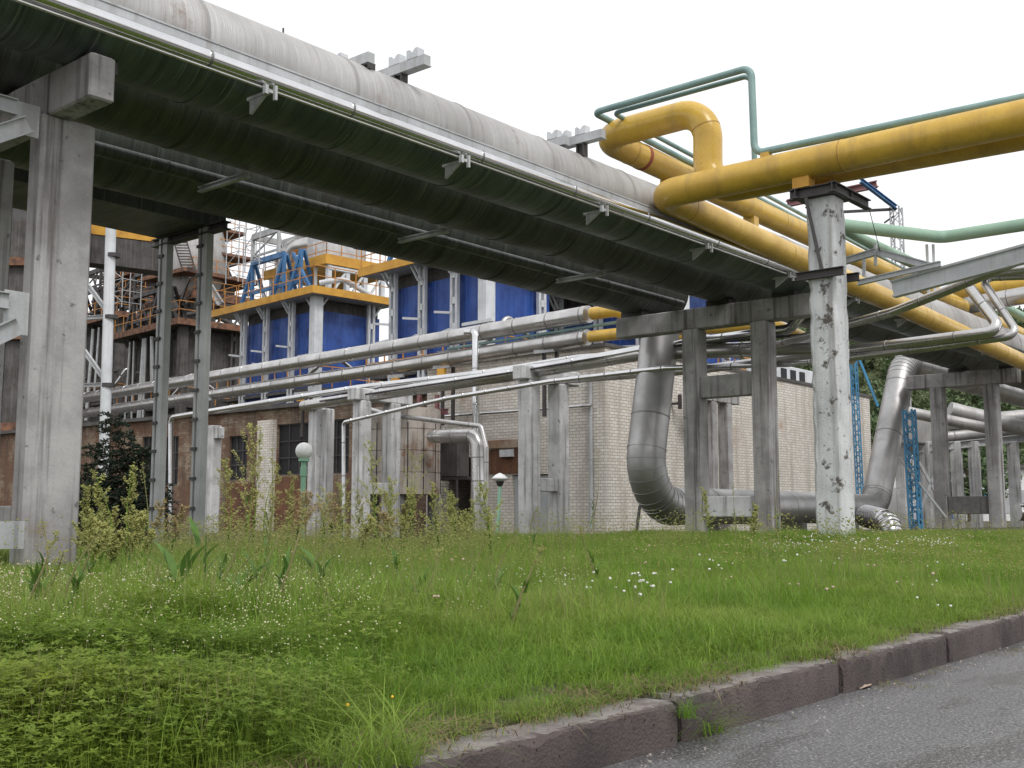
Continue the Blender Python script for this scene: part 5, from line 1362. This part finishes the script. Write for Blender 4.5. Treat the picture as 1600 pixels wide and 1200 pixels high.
scatter('tiny_cream_flowers', place(A), rots(len(A)), [rnd.uniform(.8, 1.2) for _ in A], bud_f, 'tiny cream seed heads over the grass')
A = sample(28, 5.5, 9, cond=lambda x, y, D, p: p < 1000 or rnd.random() < .5) + sample(60, 11.3, 14.5, cond=lambda x, y, D, p: 1200 < p < 1480) + sample(9, 6.5, 7.6, cond=lambda x, y, D, p: 890 < p < 1050)
scatter('white_clover_flowers', place(A), rots(len(A)), [rnd.uniform(.8, 1.2) for _ in A], clover_f, 'white clover flowers in the lawn')
A = sample(70, 5, 16)
scatter('faded_clover_flowers', place(A), rots(len(A)), [rnd.uniform(.8, 1.3) for _ in A], pink_f, 'faded brownish clover heads in the lawn')
A = sample(9, 2.5, 3.2, cond=lambda x, y, D, p: p < 640)
scatter('tiny_yellow_flowers', place(A), rots(len(A)), [rnd.uniform(.45, .7) for _ in A], yel_f, 'tiny yellow flowers among the near leaves')
A = sample(560, 6, 18, cond=lambda x, y, D, p: rnd.random() < (.25 if p < 230 else 1 if p < 760 and D > 8 else .3))
scatter('seeding_grass', place(A), rots(len(A), .15), [rnd.uniform(.6, 1.15) for _ in A], seed_t, 'pale seeding grass, tallest below the supports')
lit = [source('straw_litter', [(*tuft(700 + k, 26, .12, .03, .09, .004, (1.6, 2.6)), 'straw'), (*tuft(710 + k, 10, .12, .03, .07, .003, (1.0, 2.4)), 'grass')]) for k in range(3)]
A = [(x, KY + rnd.uniform(.07, .26), 0, 0) for x in (rnd.uniform(.8, 16) for _ in range(420))]
scatter('straw_litter', [(x, y, .003) for x, y, D, p in A], rots(len(A), .1), [rnd.uniform(.5, 1.1) for _ in A], lit, 'dry straw litter along the top of the kerb')
def pebble(seed):
    rn = random.Random(seed); b = MB(); b.ball((0, 0, .003), .006, 7, 5, (1, rn.uniform(.6, 1), rn.uniform(.5, .8))); return source('grit', [([Vector(v) * rn.uniform(.92, 1.08) for v in b.v], b.f, 'grit')])
A = [(rnd.uniform(.6, 14), KY - .01 - abs(rnd.gauss(0, .13)), 0, 0) for _ in range(900)] + [(rnd.uniform(.6, 12), rnd.uniform(-1.5, KY - .1), 0, 0) for _ in range(260)]
scatter('grit', [(x, y, ROAD) for x, y, D, p in A], rots(len(A), .3), [rnd.choice((.35, .5, .5, .8, 1.2)) for _ in A], [pebble(800 + k) for k in range(3)], 'loose grit along the gutter of the road')
A = [(rnd.uniform(.8, 12), KY - .02 - abs(rnd.gauss(0, .05)), 0, 0) for _ in range(60)]
scatter('gutter_litter', [(x, y, ROAD + .002) for x, y, D, p in A], rots(len(A), .1), [rnd.uniform(.25, .6) for _ in A], lit, 'dry bits of straw in the gutter')
# coarse clumps at the kerb
def own_clump(px, py, z, lab, seed, sc=1.0, mat='grass'):
    q = pZ(px, py, z); V, F = tuft(seed, 95, .08, .14, .36, .0048, (.7, 2.3)); mb = MB(); mb.add([v * sc + Vector((q.x, q.y, z)) for v in V], F)
    tag(mb.build('grass_clump', mat, None, True), lab, 'grass clump', 'coarse grass clumps at the kerb')
own_clump(600, 1190, .02, 'coarse grass clump with arching pale blades at the kerb end', 601, .8)
own_clump(520, 1198, .0, 'low grass clump hanging over the kerb end at the bottom edge', 604, .6)
own_clump(640, 1192, .0, 'small grass clump over the kerb beside the arching one', 605, .42)
own_clump(570, 1215, .0, 'grass clump cut by the bottom edge over the kerb end', 606, .6)
own_clump(1112, 1146, ROAD, 'second tuft in the kerb joint beside the larger clump', 607, .45)
own_clump(1075, 1120, -.05, 'tuft rooted high in the kerb joint', 608, .35)
own_clump(1090, 1150, ROAD, 'grass clump growing in the kerb joint and spilling on the road', 602, .62)
own_clump(1590, 995, ROAD, 'small grass clump at the kerb near the right picture edge', 603, .4)
q = pZ(1340, 1072, ROAD); (a, b) = leafy_tuft(610, 24, .05, .02, .08, .02); mb = MB(); mb.add([v + q for v in a[0]], a[1]); mb.add([v + q for v in b[0]], b[1])
tag(mb.build('small_weed', 'leaf', None), 'small leafy weed at the foot of the dark kerb stone', 'weed')
q = pZ(1352, 1074, ROAD + .008); mb = MB(); mb.add([q + Vector((-.05, .0, 0)), q + Vector((.0, -.025, .012)), q + Vector((.06, .0, .003)), q + Vector((.0, .025, .01)), q + Vector((-.05, .0, .003)), q + Vector((.0, -.025, .015)), q + Vector((.06, .0, .006)), q + Vector((.0, .025, .013))], [(3, 2, 1, 0), (4, 5, 6, 7), (0, 1, 5, 4), (1, 2, 6, 5), (2, 3, 7, 6), (3, 0, 4, 7)])
tag(mb.build('fallen_leaf', 'petal_p', None), 'pale fallen leaf on the road beside the small weed', 'leaf')

# dandelions
for (px, py, lab) in ((581, 998, 'bright yellow dandelion in the grass'), (560, 1010, 'smaller yellow dandelion beside the bright one')):
    q = pD(px, py, 4.3); t = thing('dandelion', lab, 'flower', (q.x, q.y, 0), 'dandelions'); mb = MB(); mb.tube([(q.x, q.y, 0), (q.x, q.y, q.z)], .003, 6); mb.build('stem', 'grass', t)
    mb = MB()
    for k in range(26):
        az = k * 2.4; rr = .018 * (k / 26) ** .5; d = Vector((math.cos(az), math.sin(az), .5)); s_ = Vector((-math.sin(az), math.cos(az), 0)) * .003; c = Vector((q.x, q.y, q.z)); mb.add([c + d * rr * .3 - s_, c + d * rr * .3 + s_, c + d * (rr + .006) + s_, c + d * (rr + .006) - s_], [(0, 1, 2, 3)])
    mb.ball((q.x, q.y, q.z), .011, 10, 6); mb.build('flower_head', 'petal_y', t)

# tall weeds
def weed(px, ytop, D, kind, lab, grp, spread=1.0, bend=0.):
    top = pD(px, ytop, D); gz = ground(top.x, top.y); h = top.z - gz
    t = thing('tall_weed', lab, 'weed', (top.x, top.y, gz), grp); rn = random.Random(int(px * 7 + ytop))
    base = Vector((top.x - bend * RT.x * .3, top.y - bend * RT.y * .3, gz)); mid = base.lerp(top, .55) + Vector((rn.uniform(-.07, .07) - bend * .06, rn.uniform(-.07, .07), 0))
    mb = MB(); P = fillet([base, mid, top], 1, 3); mb.tube(P, [.008 * (1 - .75 * i / (len(P) - 1)) for i in range(len(P))], 6)
    st = mb.build('stem', 'grass_dry' if kind != 'plume' else 'grass', t, True)
    V = []; F = []
    if kind == 'stalk':
        for k in range(26):
            u = rn.uniform(.8, 1.0); c = base.lerp(top, u); vs, fs = ball_vf(c + Vector((rn.uniform(-.02, .02), rn.uniform(-.02, .02), 0)), rn.uniform(.004, .008), 5, 3); o = len(V); V += vs; F += [tuple(i + o for i in f) for f in fs]
        mb = MB(); mb.add(V, F); mb.build('seed_plume', 'plume', t)
    else:
        nbr = 20 if kind == 'plume' else 13; z0 = .32 if kind == 'plume' else .5
        Bv = []; Bf = []
        for k in range(nbr):
            u = z0 + (1 - z0) * (k / nbr); c = base.lerp(top, u); az = k * 2.4 + rn.random(); L = h * .19 * spread * (1.15 - .8 * (u - z0) / (1 - z0)) * rn.choice((.35, .7, 1.0, 1.5))
            op = rn.uniform(.35, .95); d = Vector((math.cos(az) * op, math.sin(az) * op, .8)).normalized() if kind == 'plume' else Vector((math.cos(az) * .7, math.sin(az) * .7, .7)).normalized()
            vs, fs = blade(c, L, .005, .1, az, 2); vs = [c + d * ((v - c).length) if i < len(vs) - 1 else c + d * L for i, v in enumerate(vs)]
            nl = int((44 if kind == 'plume' else 40) * (.5 + L / (h * .19)))
            for m_ in range(nl):
                w_ = rn.uniform(.12, 1.0); cc = c + d * L * w_ + Vector((rn.gauss(0, 1), rn.gauss(0, 1), rn.gauss(0, 1))) * .012 * (1.2 - .5 * w_); s1 = Vector((rn.gauss(0, 1), rn.gauss(0, 1), rn.gauss(0, 1))).normalized(); s2 = s1.orthogonal().normalized(); sz = rn.uniform(.006, .016)
                o = len(V); V += [cc - s1 * sz, cc + s2 * sz * .6, cc + s1 * sz, cc - s2 * sz * .6]; F.append((o, o + 1, o + 2, o + 3))
            o = len(Bv); s_ = Vector((-d.y, d.x, 0)).normalized() * .0025; Bv += [c - s_, c + s_, c + d * L]; Bf.append((o, o + 1, o + 2))
        mb = MB(); mb.add(V, F); mb.add(Bv, Bf); mb.build('plume', 'plume' if kind == 'plume' else 'sorrel', t)
    V = []; F = []
    for k in range(8):
        u = rn.uniform(.12, .5); c = base.lerp(top, u); vs, fs = blade(c, rn.uniform(.08, .16), .022, rn.uniform(.7, 1.2), rn.uniform(0, 6.28), 3); o = len(V); V += vs; F += [tuple(i + o for i in f) for f in fs]
    mb = MB(); mb.add(V, F); mb.build('leaf', 'dock', t, True)
PG, RG, SG2 = 'pale plumed tall weeds', 'russet plumed weeds', 'thin bare stalks'
W = [(395, 662, 11, 'plume', 'tallest pale plumed weed, standing before the dark broken window', PG, 1.0), (408, 668, 11.2, 'plume', 'pale plumed weed right behind the tallest one', PG, .8), (352, 715, 12, 'plume', 'pale plumed weed left of the tallest one', PG, .8), (434, 725, 12, 'plume', 'pale plumed weed by the white brick pilaster', PG, .8),
     (458, 742, 12, 'plume', 'pale plumed weed left of the globe lamp pole', PG, .8), (578, 690, 12, 'plume', 'tall pale weed between the columns of the left concrete support', PG, .9), (612, 752, 12.5, 'plume', 'low spreading pale weed under the left concrete support', PG, 1.4), (640, 765, 13, 'plume', 'pale weed below the strut of the left support', PG, 1.4),
     (676, 755, 13, 'plume', 'bushy pale weed before the tank', PG, 1.3), (706, 775, 14, 'plume', 'pale weed left of the lagged elbow pipe', PG, 1.0), (740, 782, 14, 'plume', 'pale weed at the foot of the lagged elbow pipe', PG, 1.0), (150, 745, 10, 'plume', 'yellow green weed right beside the left concrete column', PG, 1.0),
     (136, 760, 10.2, 'plume', 'second yellow green weed touching the left concrete column', PG, 1.0), (183, 792, 10.5, 'plume', 'short pale weed before the dark shrub', PG, .9), (222, 722, 9.5, 'stalk', 'bent pale stalk over the dark shrub', SG2, 1.0), (208, 725, 9.5, 'plume', 'arching pale weed before the dark shrub', PG, .7),
     (256, 785, 10, 'sorrel', 'orange russet weed at the foot of the left riveted column', RG, 1.0), (287, 790, 10, 'sorrel', 'russet weed between the two riveted columns', RG, 1.0), (478, 772, 10, 'sorrel', 'widest russet weed in front of the globe lamp pole', RG, 1.5), (520, 775, 11, 'sorrel', 'russet weed at the foot of the left concrete support', RG, 1.2),
     (240, 830, 9.5, 'plume', 'low pale weed at the base of the left riveted column', PG, 1.2), (600, 800, 11, 'sorrel', 'low russet weed right of the left support', RG, 1.2),
     (935, 700, 16, 'stalk', 'thin stalk beside the downpipe of the white brick wall', SG2, 1.0), (1145, 755, 16, 'stalk', 'thin stalk before the lagged pipe bend', SG2, 1.0), (1218, 735, 15, 'stalk', 'thin stalk between the right rack column and pillar', SG2, 1.0), (1180, 790, 14, 'plume', 'low green weed at the right rack column', PG, 1.0), (1100, 765, 15, 'plume', 'low green weed at the left rack column', PG, .9),
     (478, 792, 5.0, 'stalk', 'long pale leaning stalk in the near grass', SG2, 1.0), (534, 820, 5.4, 'stalk', 'long pale stalk right of the leaning one', SG2, 1.0), (100, 860, 5.2, 'stalk', 'thin pale stalk in the grass at left', SG2, 1.0), (840, 790, 13, 'stalk', 'thin stalk before the right concrete support', SG2, 1.0), (425, 700, 8, 'stalk', 'thin branching stalk crossing the white brick pilaster', SG2, 1.0)]
rr_ = random.Random(99)
for k in range(12):
    px = 486 + k * 24 + rr_.uniform(-5, 5); W.append((px, rr_.uniform(700, 760) if k % 5 == 2 else rr_.uniform(750, 840), rr_.uniform(10.5, 17), 'plume' if k % 6 else 'sorrel', 'low bushy weed in the weed belt below the concrete supports' if k % 6 else 'low russet weed in the weed belt below the concrete supports', PG if k % 6 else RG, rr_.uniform(1.0, 2.1)))
for k in range(4):
    px = 140 + k * 26 + rr_.uniform(-10, 10); W.append((px, rr_.uniform(800, 860), rr_.uniform(8.5, 10.5), 'plume', 'low bushy weed in the fringe around the left column and shrub', PG, 1.8))
for k in range(14):
    D = rr_.uniform(4.2, 8.5); W.append((rr_.uniform(20, 980), 798 + rr_.uniform(40, 95) * 5.5 / D - 30, D, 'stalk', 'thin stalk standing in the open lawn', SG2, 1.0))
for (px, yt, D, kd, lb, gp, sp) in W: weed(px, yt, D, kd, lb, gp, sp, bend=(.5 if D < 6 else rr_.uniform(-.6, .6)))
# broad dock leaves
rn = random.Random(5)
for (px, py, D, lab, n) in ((272, 905, 5.2, 'broad leaved dock plant left of the leaning stalk', 9), (385, 915, 5.4, 'broad leaved dock plant with leaves swept right', 7), (320, 840, 6.0, 'upright dock shoot before the right riveted column', 4), (500, 905, 6.0, 'dock plant among the long grass right of the leaning stalk', 5), (1210, 880, 9.0, 'small dock plant in the lawn near the pillar', 4)):
    q = pD(px, py + 60, D); gz = ground(q.x, q.y); t = thing('dock_plant', lab, 'plant', (q.x, q.y, gz), 'broad leaved dock plants'); tip = pD(px, py - 30, D); H = max(.16, tip.z - gz)
    mb = MB(); mb.tube([(q.x, q.y, gz), (q.x, q.y, gz + H * .8)], [.006, .003], 6); mb.build('stem', 'dock', t)
    for k in range(n):
        az = YAW + (k % 2) * math.pi + math.pi / 2 + rn.uniform(-.9, .9); L = rn.uniform(.14, .23)
        vs, fs = blade((q.x + rn.uniform(-.05, .05), q.y + rn.uniform(-.05, .05), gz + H * rn.uniform(.25, .75)), L, .036, rn.uniform(.6, 1.1), az, 5, .4)
        vs2 = list(vs)
        for i in range(5):
            u = i / 5; w_ = math.sin(math.pi * min(1, u * .9 + .12)) * 1.0; c = (vs[2 * i] + vs[2 * i + 1]) / 2; s_ = (vs[2 * i] - vs[2 * i + 1]).normalized(); vs2[2 * i] = c + s_ * .02 * w_; vs2[2 * i + 1] = c - s_ * .02 * w_
        mb = MB(); mb.add(vs2, fs); mb.build('leaf', 'dock', t, True)
